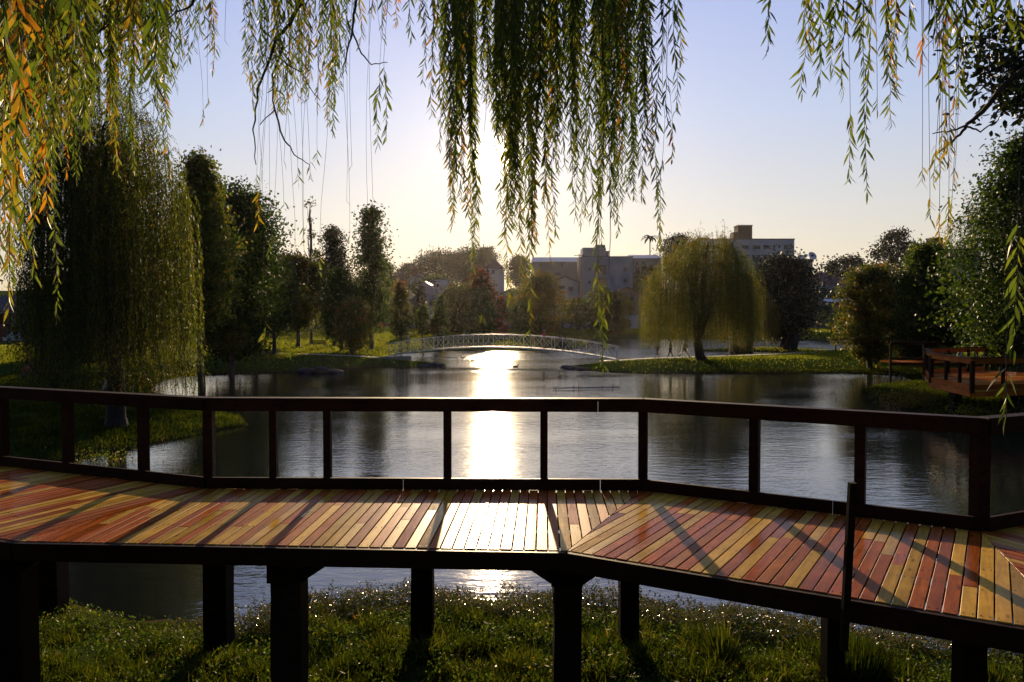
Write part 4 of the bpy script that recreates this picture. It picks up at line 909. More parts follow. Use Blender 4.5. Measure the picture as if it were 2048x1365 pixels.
# ------------------------------------------------------------------ cars
def car(label, px, py, Y_, heading, paint, kind='car'):
    x = X_(px, Y_); gz = hz(x, Y_) + .05; o = empty('parked_car', (x, Y_, gz), heading); tag(o, label, 'car', 'cars parked along the far road')
    prof = [(-2.05, .35), (-2.1, .75), (-1.95, .95), (-1.5, 1.02), (-1.0, 1.42), (.45, 1.46), (1.15, 1.02), (1.9, .86), (2.1, .62), (2.08, .35)]
    mb = MB(); n = len(prof); vs = []; fs = []
    for s_, ins in ((-1, 1.0), (1, 1.0)):
        for a, z in prof: vs.append((a, s_ * (.82 if z < 1.1 else .66), z))
    fs.append(tuple(range(n))[::1]); fs.append(tuple(range(n, 2 * n))[::-1])
    for k in range(n): q = (k + 1) % n; fs.append((k, k + n, q + n, q))
    mb.add(vs, fs); mb.build('body', paint, o)
    mb = MB()
    for s_ in (-1, 1):
        mb.add([(-1.28, s_ * .80, 1.04), (-.92, s_ * .69, 1.36), (.40, s_ * .69, 1.39), (.95, s_ * .80, 1.04)], [(0, 1, 2, 3)])
    mb.add([(1.13, -.66, 1.04), (1.13, .66, 1.04), (.50, .60, 1.43), (.50, -.60, 1.43)], [(0, 1, 2, 3)]); mb.build('window', M['glass_dark'], o)
    for a in (-1.3, 1.3):
        for s_ in (-1, 1):
            mb = MB(); mb.tube([(a, s_ * .70, .31), (a, s_ * .86, .31)], .31, 14); wv = mb.build('wheel', M['black'], o)
            mb = MB(); mb.tube([(a, s_ * .861, .31), (a, s_ * .872, .31)], .18, 10); mb.build('rim', M['metal_grey'], wv)
    for s_ in (-.6, .6):
        mb = MB(); mb.box((2.09, s_, .68), (.06, .28, .12)); mb.build('headlight', M['white_paint'], o)
        mb = MB(); mb.box((-2.07, s_, .80), (.06, .26, .14)); mb.build('taillight', M['roof_red'], o)
M['paint_red'] = simple('paint_red', (.35, .02, .015), .25, .05, 1); M['paint_silver'] = simple('paint_silver', (.45, .46, .48), .3, .05, 1, metallic=.4); M['paint_dark'] = simple('paint_dark', (.03, .03, .04), .3, .05, 1)
car('red car parked on the far road behind the red trees', 944, 650, 176.5, .02, M['paint_red'])
car('silver car parked before the open garage', 1130, 650, 177.5, 3.12, M['paint_silver'])
car('dark car parked right of the clipped round tree', 1192, 650, 177.5, .0, M['paint_dark'])
car('dark red car behind the lawn trees left of the bridge', 758, 652, 174, .05, M['paint_red'])
car('silver car under the porch of the left brick house', 48, 655, 98.0, .1, M['paint_silver'])
car('dark car behind the park bench', 620, 648, 172, .0, M['paint_dark'])
# ------------------------------------------------------------------ lamp post and utility poles
def lamp(px, pyt, Y_, label):
    x = X_(px, Y_); gz = hz(x, Y_); h = P(1024, pyt, Y_).z - gz; o = empty('street_lamp', (x, Y_, gz)); tag(o, label, 'street lamp')
    mb = MB(); mb.tube([(0, 0, 0), (0, 0, h - .3)], [.12, .07], 8); mb.build('pole', M['metal_grey'], o)
    for sg in (-1, 1):
        mb = MB(); mb.tube([(0, 0, h - .35), (sg * .5, 0, h - .1)], .045, 5); a = mb.build('arm', M['metal_grey'], o)
        mb = MB(); mb.ball((sg * .85, 0, h + .02), .42, 8, 5, (1, .5, .32)); mb.build('lamp_head', M['metal_grey'], a)
lamp(548, 434, 100, 'tall grey lamp post with two heads against the sky')
def pole(px, pyt, Y_, label, arms=1):
    x = X_(px, Y_); gz = hz(x, Y_); h = P(1024, pyt, Y_).z - gz; o = empty('utility_pole', (x, Y_, gz)); tag(o, label, 'utility pole')
    mb = MB(); mb.tube([(0, 0, 0), (0, 0, h)], [.2, .13], 8); mb.build('pole', M['bark'], o)
    for q in range(arms): mb = MB(); mb.box((0, 0, h - .4 - q * 1.0), (2.6, .14, .14)); mb.build('crossarm', M['bark'], o)
pole(1671, 521, 230, 'utility pole with crossarm beside the dark skyline tree')
pole(870, 560, 182, 'utility pole in front of the white rectangular house', 2)
pole(1158, 508, 195, 'utility pole at the left corner of the apartment block', 1)
pole(797, 538, 250, 'thin utility pole right of the tall poplar', 1)
M['bridge_paint'] = simple('bridge_paint', (.78, .75, .70), .45, .15, 5)
# ------------------------------------------------------------------ arched footbridge
BA = Vector((-11.0, 73.2)); BB = Vector((9.1, 68.9)); bd = (BB - BA); BL = bd.length; be = bd.normalized(); bn = Vector((be.y, -be.x))
bridge = empty('footbridge', (BA.x, BA.y, 0), math.atan2(be.y, be.x)); tag(bridge, 'white arched footbridge with crossed lattice railings spanning the lake', 'bridge')
def arch(t): return .62 + (.46 - .62) * t + .96 * (1 - (2 * t - 1) ** 2) ** .9
HW = .85; NB = 22; RHH = 1.12
def bp(t, side, z): return Vector((t * BL, side, arch(t) + z))
for side in (-HW, HW):
    for nm, z, wd, hh in (('handrail', RHH, .07, .055), ('lower_chord', .0, .08, .12)):
        mb = MB(); n = 44
        for k in range(n):
            mb.beam(bp(k / n, side, z), bp((k + 1) / n, side, z), wd, hh)
        mb.build(nm, M['bridge_paint'], bridge)
    for k in range(NB):
        t0, t1 = k / NB, (k + 1) / NB; mb = MB(); e = .002
        mb.beam(bp(t0, side, .05), bp(t0, side, RHH - .03), .042, .042, up=(0, 1, 0))
        mb.beam(bp(t0 + e, side - .012, .06), bp(t1 - e, side - .012, RHH - .04), .027, .02, up=(0, 1, 0))
        mb.beam(bp(t0 + e, side + .013, RHH - .04), bp(t1 - e, side + .013, .06), .027, .02, up=(0, 1, 0))
        if k == NB - 1: mb.beam(bp(1, side, .05), bp(1, side, RHH), .07, .07, up=(0, 1, 0))
        mb.build('lattice_panel', M['bridge_paint'], bridge)
for k in range(44):
    mb = MB(); a = bp(k / 44 + .0004, 0, .02); b = bp((k + 1) / 44 - .0004, 0, .02); mb.beam(a, b, HW * 2 - .12, .06); mb.build('deck_plate', M['concrete'], bridge)
for t, s_ in ((0, -1), (1, 1)):
    mb = MB(); a = bp(t, 0, 0); mb.box((a.x + s_ * -.35, 0, a.z - .55), (2.3, HW * 2 + .5, .95)); mb.build('abutment', M['concrete'], bridge)

# ------------------------------------------------------------------ people
M['skin'] = simple('skin', (.30, .17, .11), .55, .08, 4)
def skinned(name, joints, edges, radii, mat, parent, lvl=1):
    me = bpy.data.meshes.new(name); me.from_pydata([tuple(j) for j in joints], edges, []); me.materials.append(mat)
    if not me.skin_vertices: 
        at = me.attributes.get('skin') 
    o = link(name, me, parent); md = o.modifiers.new('skin', 'SKIN'); md.use_smooth_shade = True
    if not me.skin_vertices:
        bm_ = __import__('bmesh').new(); bm_.from_mesh(me); bm_.verts.layers.skin.verify(); bm_.to_mesh(me); bm_.free()
    for i, r in enumerate(radii):
        s_ = me.skin_vertices[0].data[i]; s_.radius = (r if hasattr(r, '__len__') else (r, r)); s_.use_root = (i == 0)
    ss = o.modifiers.new('subsurf', 'SUBSURF'); ss.levels = lvl; ss.render_levels = lvl
    return o
def cloth(name, c):
    k = 'cloth_' + name
    if k not in M: M[k] = simple(k, c, .8, .12, 8)
    return M[k]
def person(label, x, y, z, heading, H=1.70, stride=.0, lean=.0, head_down=0.0, arms=(-.15, .2), elbow=(.3, .3), shirt=('white', (.6, .6, .6)), legs_=('dark', (.05, .05, .07)), long_legs=True, hair=(.03, .02, .015), long_hair=False, sit=False, group=None, sleeves=True):
    """facing local +X"""
    o = empty('person', (x, y, z), heading); tag(o, label, 'person', group); s = H / 1.70
    hipz = .88 if not sit else .30
    hip = Vector((0, 0, hipz)); ch = hip + Vector((math.sin(lean) * .42, 0, math.cos(lean) * .42)); nk = ch + Vector((math.sin(lean + .15) * .13, 0, math.cos(lean) * .13)); hd = nk + Vector((math.sin(lean + head_down) * .10 + .02, 0, math.cos(lean + head_down) * .12)); ht = hd + Vector((math.sin(head_down + lean) * .09, 0, math.cos(head_down + lean) * .10))
    J = [hip, hip.lerp(ch, .5), ch, nk, hd, ht]; E = [(0, 1), (1, 2), (2, 3), (3, 4), (4, 5)]; Rd = [(.13, .10), (.12, .095), (.15, .10), .05, (.085, .095), (.07, .08)]
    legs = []
    for sg, st in ((-1, stride), (1, -stride)):
        hj = hip + Vector((0, sg * .085, -.05))
        if sit: kn = hj + Vector((.36, sg * .08, .22)); an = kn + Vector((.10, 0, -.40)); toe = an + Vector((.15, 0, -.02))
        else:
            kn = hj + Vector((math.sin(st) * .40 + .03 * abs(st), 0, -math.cos(st) * .41)); bk = -.35 if st < 0 else .0
            an = kn + Vector((math.sin(st + bk * abs(st) * 2) * .38, 0, -math.cos(st + bk * abs(st) * 2) * .38)); toe = an + Vector((.15, 0, -.035))
        b = len(J); J += [hj, kn, an, toe]; E += [(0, b), (b, b + 1), (b + 1, b + 2), (b + 2, b + 3)]; Rd += [.085, .055, .038, .035]; legs.append((hj, kn, an, toe))
    armj = []
    for sg, a_, el in ((-1, arms[0], elbow[0]), (1, arms[1], elbow[1])):
        sh = ch + Vector((0, sg * .185, .03)); elb = sh + Vector((math.sin(a_) * .28, sg * .04, -math.cos(a_) * .28)); wr = elb + Vector((math.sin(a_ + el) * .24, 0, -math.cos(a_ + el) * .24)); hn = wr + Vector((math.sin(a_ + el) * .09, 0, -math.cos(a_ + el) * .09))
        b = len(J); J += [sh, elb, wr, hn]; E += [(2, b), (b, b + 1), (b + 1, b + 2), (b + 2, b + 3)]; Rd += [.055, .038, .027, .03]; armj.append((sh, elb, wr))
    sc = lambda L_: [v * s for v in L_]
    low = min(v.z for v in J) - .035; J = [v - Vector((0, 0, low)) for v in J]; dz = Vector((0, 0, -low))
    skinned('body', sc(J), E, [tuple(q * s for q in r) if hasattr(r, '__len__') else r * s for r in Rd], M['skin'], o)
    SJ = [hip + dz + Vector((0, 0, -.02)), hip.lerp(ch, .5) + dz, ch + dz]; SE = [(0, 1), (1, 2)]; SR = [(.155, .125), (.145, .118), (.175, .125)]
    for sh, elb, wr in armj:
        b = len(SJ); SJ += [sh + dz, sh.lerp(elb, .75) + dz] ; SE += [(2, b), (b, b + 1)]; SR += [.072, .058]
    skinned('shirt', sc(SJ), SE, [tuple(q * s for q in r) if hasattr(r, '__len__') else r * s for r in SR], cloth(*shirt), o)
    LJ = [hip + dz]; LE = []; LR = [(.15, .12)]
    for hj, kn, an, toe in legs:
        b = len(LJ); e_ = an.lerp(kn, .12) if long_legs else hj.lerp(kn, .8)
        LJ += [hj + dz, (kn if long_legs else hj.lerp(kn, .4)) + dz, e_ + dz]; LE += [(0, b), (b, b + 1), (b + 1, b + 2)]; LR += [.10, .072 if long_legs else .095, .058 if long_legs else .088]
    skinned('trousers' if long_legs else 'shorts', sc(LJ), LE, [tuple(q * s for q in r) if hasattr(r, '__len__') else r * s for r in LR], cloth(*legs_), o)
    for hj, kn, an, toe in legs:
        mb = MB(); a = (an + dz) * s; b = (toe + dz) * s; mb.tube([a - (b - a) * .25 + Vector((0, 0, -.01)), a, b], [.035 * s, .045 * s, .035 * s], 8); mb.build('shoe', cloth('shoe', (.06, .055, .05)), o)
    mb = MB(); c = (hd.lerp(ht, .55) + dz) * s; mb.ball(c + Vector((-.018, 0, .028)), .108 * s, 10, 7)
    if long_hair: mb.tube([c + Vector((-.05, 0, 0)), c + Vector((-.11, 0, -.14)), c + Vector((-.10, 0, -.30))], [.09 * s, .075 * s, .03 * s], 8)
    mb.build('hair', simple('hair_%d' % (int(hair[0] * 1000)), hair, .6, .1, 8), o)
    return o
def on_bridge(px):
    k = (px - 1024) / FPX; t = (k * BA.y - BA.x) / (bd.x - k * bd.y); p = BA + bd * t; return p.x, p.y, arch(t) + .06
hb = math.atan2(be.y, be.x)
x, y, z = on_bridge(1088); person('person in red top standing on the footbridge', x, y, z, hb, 1.80, .10, 0, 0, (-.1, .05), (.3, .5), ('red', (.42, .03, .02)), ('pale', (.30, .24, .20)), False)
x, y, z = on_bridge(1120); person('dark haired person in dark top walking on the footbridge behind the smallest walker', x, y, z, hb, 1.58, .42, .04, 0, (-.4, .4), (.3, .5), ('olive', (.06, .06, .05)), ('dark', (.05, .05, .07)), True, long_hair=True)
x, y, z = on_bridge(1131); person('smallest person walking down the right end of the footbridge in lilac top', x, y - .1, z, hb, 1.38, .40, .06, .1, (.4, -.4), (.4, .3), ('lilac', (.22, .17, .28)), ('dark', (.05, .05, .07)), True, long_hair=True)
x, y, z = on_bridge(816); person('person seen through the lattice at the left end of the footbridge', x, y, z, hb + math.pi, 1.72, .1, 0, .1, (.1, .2), (.5, .5), ('grey', (.15, .15, .16)), ('dark', (.05, .05, .07)), True)
def spit(px, Y_): xx = X_(px, Y_); return xx, Y_, hz(xx, Y_) + .03
x, y, z = spit(1315, 70.9); person('person in pale shirt bending forward on the spit path', x, y, z, math.pi * 1.06, 1.78, -.20, .28, .3, (.35, .25), (.3, .2), ('cream', (.62, .52, .46)), ('navy', (.05, .05, .08)), False)
x, y, z = spit(1341, 71.4); person('slim dark person with legs apart in the middle of the spit path group', x, y, z, math.pi * .9, 1.66, .26, .02, 0, (-.35, -.2), (.2, .1), ('black', (.04, .04, .05)), ('black', (.04, .04, .05)), True)
x, y, z = spit(1369, 72.0); person('walking person half hidden behind the spit willow trunk', x, y, z, 0, 1.72, .5, .05, 0, (.4, -.3), (.4, .3), ('dusk', (.08, .07, .09)), ('brown', (.22, .14, .10)), False)
x, y, z = spit(1463, 74.4); person('person in pale cap standing behind the hanging willow curtain on the spit path', x, y, z, math.pi, 1.74, .35, .08, .1, (-.3, .3), (.3, .3), ('tan', (.28, .20, .13)), ('grey', (.2, .2, .2)), False, hair=(.45, .42, .38))
xx = X_(236, 36); person('dark clothed person standing behind the curtain of the huge left willow', xx, 36, hz(xx, 36) + .02, -.5, 1.74, .12, .12, .1, (.2, .5), (.5, .7), ('black', (.04, .04, .05)), ('black', (.04, .04, .05)), True)
xx = X_(206, 37.5); person('seated person in white shirt beside the huge left willow', xx, 37.5, hz(xx, 37.5) + .02, .6, 1.7, 0, .35, .1, (.5, .7), (.4, .5), ('white', (.6, .6, .62)), ('dark', (.05, .05, .07)), True, sit=True)
for px, Y_, hd_, c, lb in ((46, 46, .2, ('red', (.42, .03, .02)), 'seated picnicker in red on the left lawn'), (62, 47, 2.6, ('black', (.04, .04, .05)), 'seated picnicker in black on the left lawn'), (78, 46, 2.9, ('blue', (.05, .07, .16)), 'seated picnicker in dark blue on the left lawn')):
    xx = X_(px, Y_); person(lb, xx, Y_, hz(xx, Y_) + .02, hd_, 1.72, 0, .25, .1, (.5, .7), (.5, .6), c, ('dark', (.05, .05, .07)), True, sit=True)
# ------------------------------------------------------------------ bench, rock, ducks, pipes
def bench(label, px, Y_, rz, L_=1.7):
    x = X_(px, Y_); o = empty('park_bench', (x, Y_, hz(x, Y_)), rz); tag(o, label, 'bench')
    for q in range(3): mb = MB(); mb.box((0, -.18 + q * .16, .44), (L_, .12, .04)); mb.build('seat_slat', M['wood_dark'], o)
    for q in range(3): mb = MB(); mb.box((0, .27 + q * .03, .58 + q * .15), (L_, .03, .11)); mb.build('back_slat', M['wood_dark'], o)
    for sg in (-1, 1):
        mb = MB(); mb.beam((sg * L_ * .42, -.22, -.05), (sg * L_ * .42, -.16, .42), .05, .05); mb.beam((sg * L_ * .42, .22, -.05), (sg * L_ * .42, .36, .95), .05, .05); mb.beam((sg * L_ * .42, -.2, .41), (sg * L_ * .42, .24, .41), .045, .045); mb.build('leg_frame', M['black'], o)
bench('slatted park bench on the sunny lawn beside a tree trunk', 641, 90, 2.9)
M['rock'] = simple('rock', (.035, .030, .026), .9, .4, 2, bmp=1.0)
def rock(label, px, Y_, w_, h_, seed, zb=None):
    x = X_(px, Y_); o_ = empty('rock', (x, Y_, hz(x, Y_))) if zb is None else empty('rock', (x, Y_, zb)); rd = random.Random(seed)
    mb = MB(); mb.ball((0, 0, h_ * .35), 1.0, 12, 9, (w_, w_ * .8, h_ * .66)); vv = []
    for v in mb.v:
        k = 1 + .16 * math.sin(v[0] * 5 / w_ + seed) * math.cos(v[2] * 4 / h_ + seed) + rd.uniform(-.07, .07); vv.append((v[0] * k, v[1] * k, v[2] * (1 + rd.uniform(-.06, .06))))
    mb.v = vv; mb.sm = [False] * len(mb.f); o = link('rock', mb.mesh('rock', M['rock']), None, o_.location); bpy.data.objects.remove(o_); o.name = 'rock'; tag(o, label, 'rock'); return o
rock('tall dark pointed rock on the islet in the far pond', 1583, 98, .95, 2.6, 3)
rock('broad dark rock under the rusty weeping willow', 1484, 98, 1.5, 2.2, 5)
for q, (px, Y_, w_, h_) in enumerate(((1132, 65.3, .5, .35), (1145, 64.0, .7, .4), (1165, 62.6, .6, .35), (880, 68.2, .5, .35), (866, 67.2, .7, .45), (846, 66.2, .6, .35), (612, 59.3, .8, .5), (640, 59.2, .7, .6), (668, 59.5, .8, .4))):
    rock(['flat stone at the very tip of the right spit', 'second stone from the tip of the right spit', 'third stone from the tip of the right spit', 'stone at the very tip of the left spit', 'bigger stone just left of the left spit tip', 'stone on the shore below the bridge abutment on the left', 'left stone of three on the dark left shore', 'middle stone of three on the dark left shore', 'right stone of three on the dark left shore'][q], px, Y_, w_, h_, 10 + q, zb=-.12)
def duck(px, py, rz, label):
    p = G(px, py, 0); o = empty('duck', (p.x, p.y, 0), rz); tag(o, label, 'duck', 'ducks on the lake')
    mb = MB(); mb.ball((0, 0, .06), .17, 10, 6, (1.35, .75, .62)); mb.tube([(-.16, 0, .08), (-.30, 0, .17)], [.07, .02], 6); mb.build('body', simple('duck', (.10, .08, .06), .6, .3, 9) if 'duckm' not in M else M['duckm'], o)
    mb = MB(); mb.tube([(.14, 0, .08), (.20, 0, .20)], [.055, .04], 7); mb.ball((.22, 0, .24), .055, 8, 6); mb.tube([(.26, 0, .235), (.33, 0, .225)], [.022, .012], 5); mb.build('head', M['black'], o)
for px, py, rz, lb in ((872, 713, .3, 'duck nearest the left bridge abutment'), (926, 716, 2.8, 'duck swimming left of the glitter'), (945, 722, .2, 'duck at the left edge of the sun glitter'), (1031, 735, .1, 'duck right of the sun glitter'), (1010, 731, 3.0, 'duck in the dark patch right of the sun glitter'), (1297, 681, .4, 'pale bird on the far pond above the spit')):
    duck(px, py, rz, lb)
pp = G(851, 716, .35); o = empty('water_pipe', (pp.x, pp.y, 0)); tag(o, 'thin pipe frame standing in the water below the left end of the footbridge', 'pipe')
q = G(915, 717, .35); mb = MB(); mb.tube([(0, 0, .35), (q.x - pp.x, q.y - pp.y, .40)], .03, 6); mb.tube([(q.x - pp.x, q.y - pp.y, -.4), (q.x - pp.x, q.y - pp.y, .41)], .03, 6); mb.tube([(0, 0, -.4), (0, 0, .36)], .03, 6); mb.build('pipe_run', M['metal_grey'], o)
pp = G(1014, 738, 0); o = empty('stick', (pp.x, pp.y, 0)); tag(o, 'short stick standing out of the water right of the glitter', 'stick'); mb = MB(); mb.tube([(0, 0, -.4), (.02, 0, .5)], .03, 6); mb.build('shaft', M['bark'], o)
pp = G(1105, 776, .12); o = empty('water_pipe', (pp.x, pp.y, 0)); tag(o, 'low horizontal pipe just above the water with small uprights right of the glitter', 'pipe')
mb = MB(); mb.tube([(0, 0, .10), (3.9, .6, .10)], .035, 6); [mb.tube([(a, a * .15, -.4), (a, a * .15, .28)], .025, 5) for a in (.2, 1.2, 1.5, 2.9, 3.5)]; mb.build('pipe_run', M['metal_grey'], o)
# ------------------------------------------------------------------ viewing platform on the right
PZ = 1.42
plat = empty('viewing_platform', (20, 34, 0)); tag(plat, 'angular wooden viewing platform with railings over the right bank', 'platform'); PO = Vector((20, 34, 0))
pol = [G(1862, 764, PZ).xy, G(1944, 782, PZ).xy, Vector((21.3, 30.6)), Vector((25.5, 32.2)), Vector((27.5, 36.5)), Vector((24, 40.5)), Vector((19.8, 38.2))]
def pv(p, z): return Vector((p.x, p.y, z)) - PO
kk = 0; e = Vector((1, .12)).normalized(); n_ = Vector((-e.y, e.x)); s0 = min(n_.dot(p) for p in pol); s1 = max(n_.dot(p) for p in pol)
while s0 + kk * .145 < s1:
    a0 = s0 + kk * .145; kk += 1; pl = clip(clip(pol, n_, a0 + .132), -n_, -a0)
    if len(pl) < 3: continue
    cen = n_ * (a0 + .066) + e * ((min(e.dot(p) for p in pl) + max(e.dot(p) for p in pl)) / 2); loc = [(e.dot(p - cen), n_.dot(p - cen)) for p in pl]
    if sum(loc[i - 1][0] * loc[i][1] - loc[i][0] * loc[i - 1][1] for i in range(len(loc))) < 0: loc = loc[::-1]
    mb = MB(); mb.prism(loc, -.035, 0); o = mb.build('plank', M['wood_red'] if rp.random() < .8 else M['wood_yellow'], plat); o.location = pv(cen, PZ); o.rotation_euler = (0, 0, math.atan2(e.y, e.x))
for k in range(len(pol)):
    a, b = pol[k], pol[(k + 1) % len(pol)]; d = (b - a).normalized(); nn = Vector((d.y, -d.x)); L_ = (b - a).length
    if k == 3: rail = True
    mb = MB(); mb.beam(pv(a + nn * .04, PZ - .13), pv(b + nn * .04, PZ - .13), .06, .19); mb.build('edge_beam', M['wood_rail'] if 'wood_rail' in M else M['wood_red'], plat)
    if k == 4: continue                                   # the way on to the platform
    mb = MB(); mb.beam(pv(a - nn * .0, PZ + .11), pv(b - nn * .0, PZ + .11), .05, .18); mb.build('lower_rail', M['wood_red'], plat)
    mb = MB(); mb.beam(pv(a, PZ + 1.08), pv(b, PZ + 1.08), .06, .20); mb.build('upper_rail', M['wood_red'], plat)
    mb = MB(); mb.beam(pv(a, PZ + 1.205), pv(b, PZ + 1.205), .15, .035); mb.build('cap_rail', M['wood_dark'], plat)
    m_ = max(2, round(L_ / 1.5))
    for q in range(m_):
        p = a.lerp(b, q / m_) - nn * .085 * (q > 0); wd = .13 if q == 0 else .10
        mb = MB(); mb.box(pv(p, PZ + .5), (wd, wd, 1.18)); mb.build('railing_post', M['wood_dark'], plat)
for p in (pol[0].lerp(pol[1], .45) + Vector((.35, .1)), pol[1].lerp(pol[2], .5) + Vector((0, .4)), Vector((24.6, 33)), Vector((20.5, 37)), Vector((25.5, 38))):
    g0 = hz(p.x, p.y) - .4; mb = MB(); mb.box(pv(p, (g0 + PZ - .2) / 2), (.34, .34, PZ - .2 - g0)); mb.build('support_post', M['post_dark'], plat)
# railed walk behind it, the far deck and the seat
def railrun(name, label, pts, zt, hgt, step=1.6, mat='wood_dark', floor=None, cat='railing'):
    o = empty(name, (pts[0][0], pts[0][1], 0)); tag(o, label, cat); B0 = Vector((pts[0][0], pts[0][1], 0))
    for k in range(len(pts) - 1):
        a, b = Vector(pts[k]), Vector(pts[k + 1]); L_ = (b - a).length; m_ = max(1, round(L_ / step))
        for zz, hh in ((zt, .14), (zt - hgt + .2, .12)):
            mb = MB(); mb.beam(Vector((a.x, a.y, zz)) - B0, Vector((b.x, b.y, zz)) - B0, .06, hh); mb.build('rail', M[mat], o)
        mb = MB(); mb.beam(Vector((a.x, a.y, zt + .09)) - B0, Vector((b.x, b.y, zt + .09)) - B0, .16, .035); mb.build('cap_rail', M[mat], o)
        for q in range(m_ + (k == len(pts) - 2)):
            p = a.lerp(b, q / m_); z0 = min(hz(p.x, p.y) - .2, zt - hgt); mb = MB(); mb.box(Vector((p.x, p.y, (z0 + zt) / 2)) - B0, (.11, .11, zt - z0)); mb.build('railing_post', M[mat], o)
        if floor:
            d = (b - a).normalized(); nn = Vector((-d.y, d.x)) * floor
            nb = max(3, int(L_ / .6))
            for q in range(nb):
                p0 = a.lerp(b, q / nb) ; p1 = a.lerp(b, (q + 1) / nb - .02 / L_); mb = MB(); zf = zt - hgt
                mb.prism([tuple((Vector(v) - B0.xy)) for v in (p0, p1, p1 + nn, p0 + nn)] if floor > 0 else [tuple((Vector(v) - B0.xy)) for v in (p0 + nn, p1 + nn, p1, p0)], zf - .05, zf); mb.build('floor_board', M['wood_red'], o)
            mb = MB(); mb.beam(Vector((a.x, a.y, zt - hgt - .13)) - B0, Vector((b.x, b.y, zt - hgt - .13)) - B0, .08, .16); mb.build('edge_beam', M['wood_dark'], o)
    return o
railrun('timber_railing', 'long dark timber railing of the walkway behind the viewing platform', [(22.5, 47.5), (28, 46.6), (40, 46)], P(1900, 688, 47).z, 1.1, floor=2.0)
railrun('wooden_deck', 'far wooden deck with railing at the right end of the pond', [(X_(1672, 92), 92), (X_(1760, 86), 86), (X_(1800, 80), 80)], P(1024, 664, 90).z, 1.1, 1.7, floor=3.0, cat='deck')
railrun('wooden_deck', 'short sunlit orange piece of railing between the right bank trees', [(X_(1796, 62), 62), (X_(1813, 58.5), 58.5)], P(1024, 668, 60).z, .9, 1.5, mat='wood_red', floor=1.6, cat='deck')
xx = X_(1974, 55); person('person in light blue shirt standing behind the viewing platform', xx, 55, hz(xx, 55) + .02, 2.8, 1.78, .1, .05, .1, (.1, .3), (.5, .6), ('light_blue', (.30, .38, .48)), ('dark', (.05, .05, .07)), True)
for px, lb in ((1640 + 100, 'left seated person on the far wooden deck'), (1761, 'right seated person on the far wooden deck')):
    xx = X_(px, 87.5); person(lb, xx, 87.5, P(1024, 664, 90).z - 1.1, 1.6, 1.7, 0, .2, .1, (.5, .7), (.5, .6), ('maroon', (.16, .06, .06)), ('dark', (.05, .05, .07)), True, sit=True)
def chair(px, Y_, rz, label):
    x = X_(px, Y_); o = empty('folding_chair', (x, Y_, hz(x, Y_)), rz); tag(o, label, 'chair', 'pale folding chairs behind the platform')
    mb = MB(); mb.box((0, 0, .45), (.5, .5, .04)); mb.build('seat', M['white_paint'], o); mb = MB(); mb.box((0, .27, .78), (.5, .04, .5), Matrix.Rotation(-.15, 3, 'X')); mb.build('backrest', M['white_paint'], o)
    for a in (-.23, .23):
        for b in (-.22, .22): mb = MB(); mb.tube([(a, b, -.03), (a, b, .45)], .02, 5); mb.build('leg', M['metal_grey'], o)
chair(1909, 61, 2.6, 'left one of two pale folding chairs behind the viewing platform'); chair(1917, 60.6, 2.9, 'right one of two pale folding chairs behind the viewing platform')
# ------------------------------------------------------------------ grass and weeds
def scatter(n, x0, x1, y0, y1, ok, rg):
    out = []; got = 0
    while got < n:
        x = rg.uniform(x0, x1, n); y = rg.uniform(y0, y1, n); s = sdf(x, y); k = ok(x, y, s, rg)
        out.append(np.stack([x[k], y[k]], -1)); got += k.sum()
        if len(out) > 60: break
    p = np.concatenate(out)[:n]; return p[:, 0], p[:, 1]
def infront(x, y): return np.abs(x) < .70 * y + .5
def blades(name, x, y, hgt, wid, rg, lean=.45, tint=(.45, .3), mat='grass', seg=True, sink=.01):
    n = len(x); z = height(x, y) - sink; an = rg.random(n) * 2 * np.pi; le = lean * rg.random(n)
    d = unit(np.stack([np.cos(an) * le, np.sin(an) * le, np.ones(n)], -1)); out = np.stack([np.cos(an), np.sin(an), np.zeros(n)], -1)
    fa = rg.random(n) * np.pi; s = np.stack([np.cos(fa), np.sin(fa), np.zeros(n)], -1)
    b = np.stack([x, y, z], -1); H = hgt[:, None]; W = wid[:, None]
    p1 = b + d * H * .55 + out * H * .05; tip = b + d * H + out * H * (.18 + .35 * rg.random((n, 1))) * (le[:, None] + .3) - np.array([0, 0, 1.]) * H * .12
    v = np.stack([b - s * W * .5, b + s * W * .5, p1 + s * W * .42, p1 - s * W * .42, tip], 1).reshape(-1, 3)
    k = (np.arange(n) * 5)[:, None]; f = np.concatenate([k + np.array([0, 1, 2, 3]), k + np.array([3, 2, 4, 4])])
    ti = np.clip(tint[0] + tint[1] * rg.normal(size=n) * .6 + .25 * vnoise(x, y, 1.5, 8), 0, 1)
    # last row as triangles: duplicate index is removed by validate, so build them apart
    me = bpy.data.meshes.new(name); nv = len(v); me.vertices.add(nv); me.vertices.foreach_set('co', v.astype(np.float32).ravel())
    q = (k + np.array([0, 1, 2, 3])).astype(np.int32); tr = (k + np.array([3, 2, 4])).astype(np.int32)
    li = np.concatenate([q.ravel(), tr.ravel()]); me.loops.add(len(li)); me.loops.foreach_set('vertex_index', li)
    me.polygons.add(2 * n); me.polygons.foreach_set('loop_start', np.concatenate([np.arange(n) * 4, 4 * n + np.arange(n) * 3]).astype(np.int32))
    me.polygons.foreach_set('loop_total', np.concatenate([np.full(n, 4), np.full(n, 3)]).astype(np.int32))
    at = me.attributes.new('tint', 'FLOAT', 'POINT'); at.data.foreach_set('value', np.repeat(ti, 5).astype(np.float32)); me.materials.append(M[mat]); me.update()
    return tag(link(name, me), kind='stuff')
rg = np.random.default_rng(77)
ok = lambda x, y, s, r: (s > .12) & infront(x, y) & (vnoise(x, y, 1.9, 4) + .35 * vnoise(x, y, 5.7, 14) + .7 * r.random(len(x)) > .22) & (r.random(len(x)) < np.clip((14 - y) / 7, .2, 1))
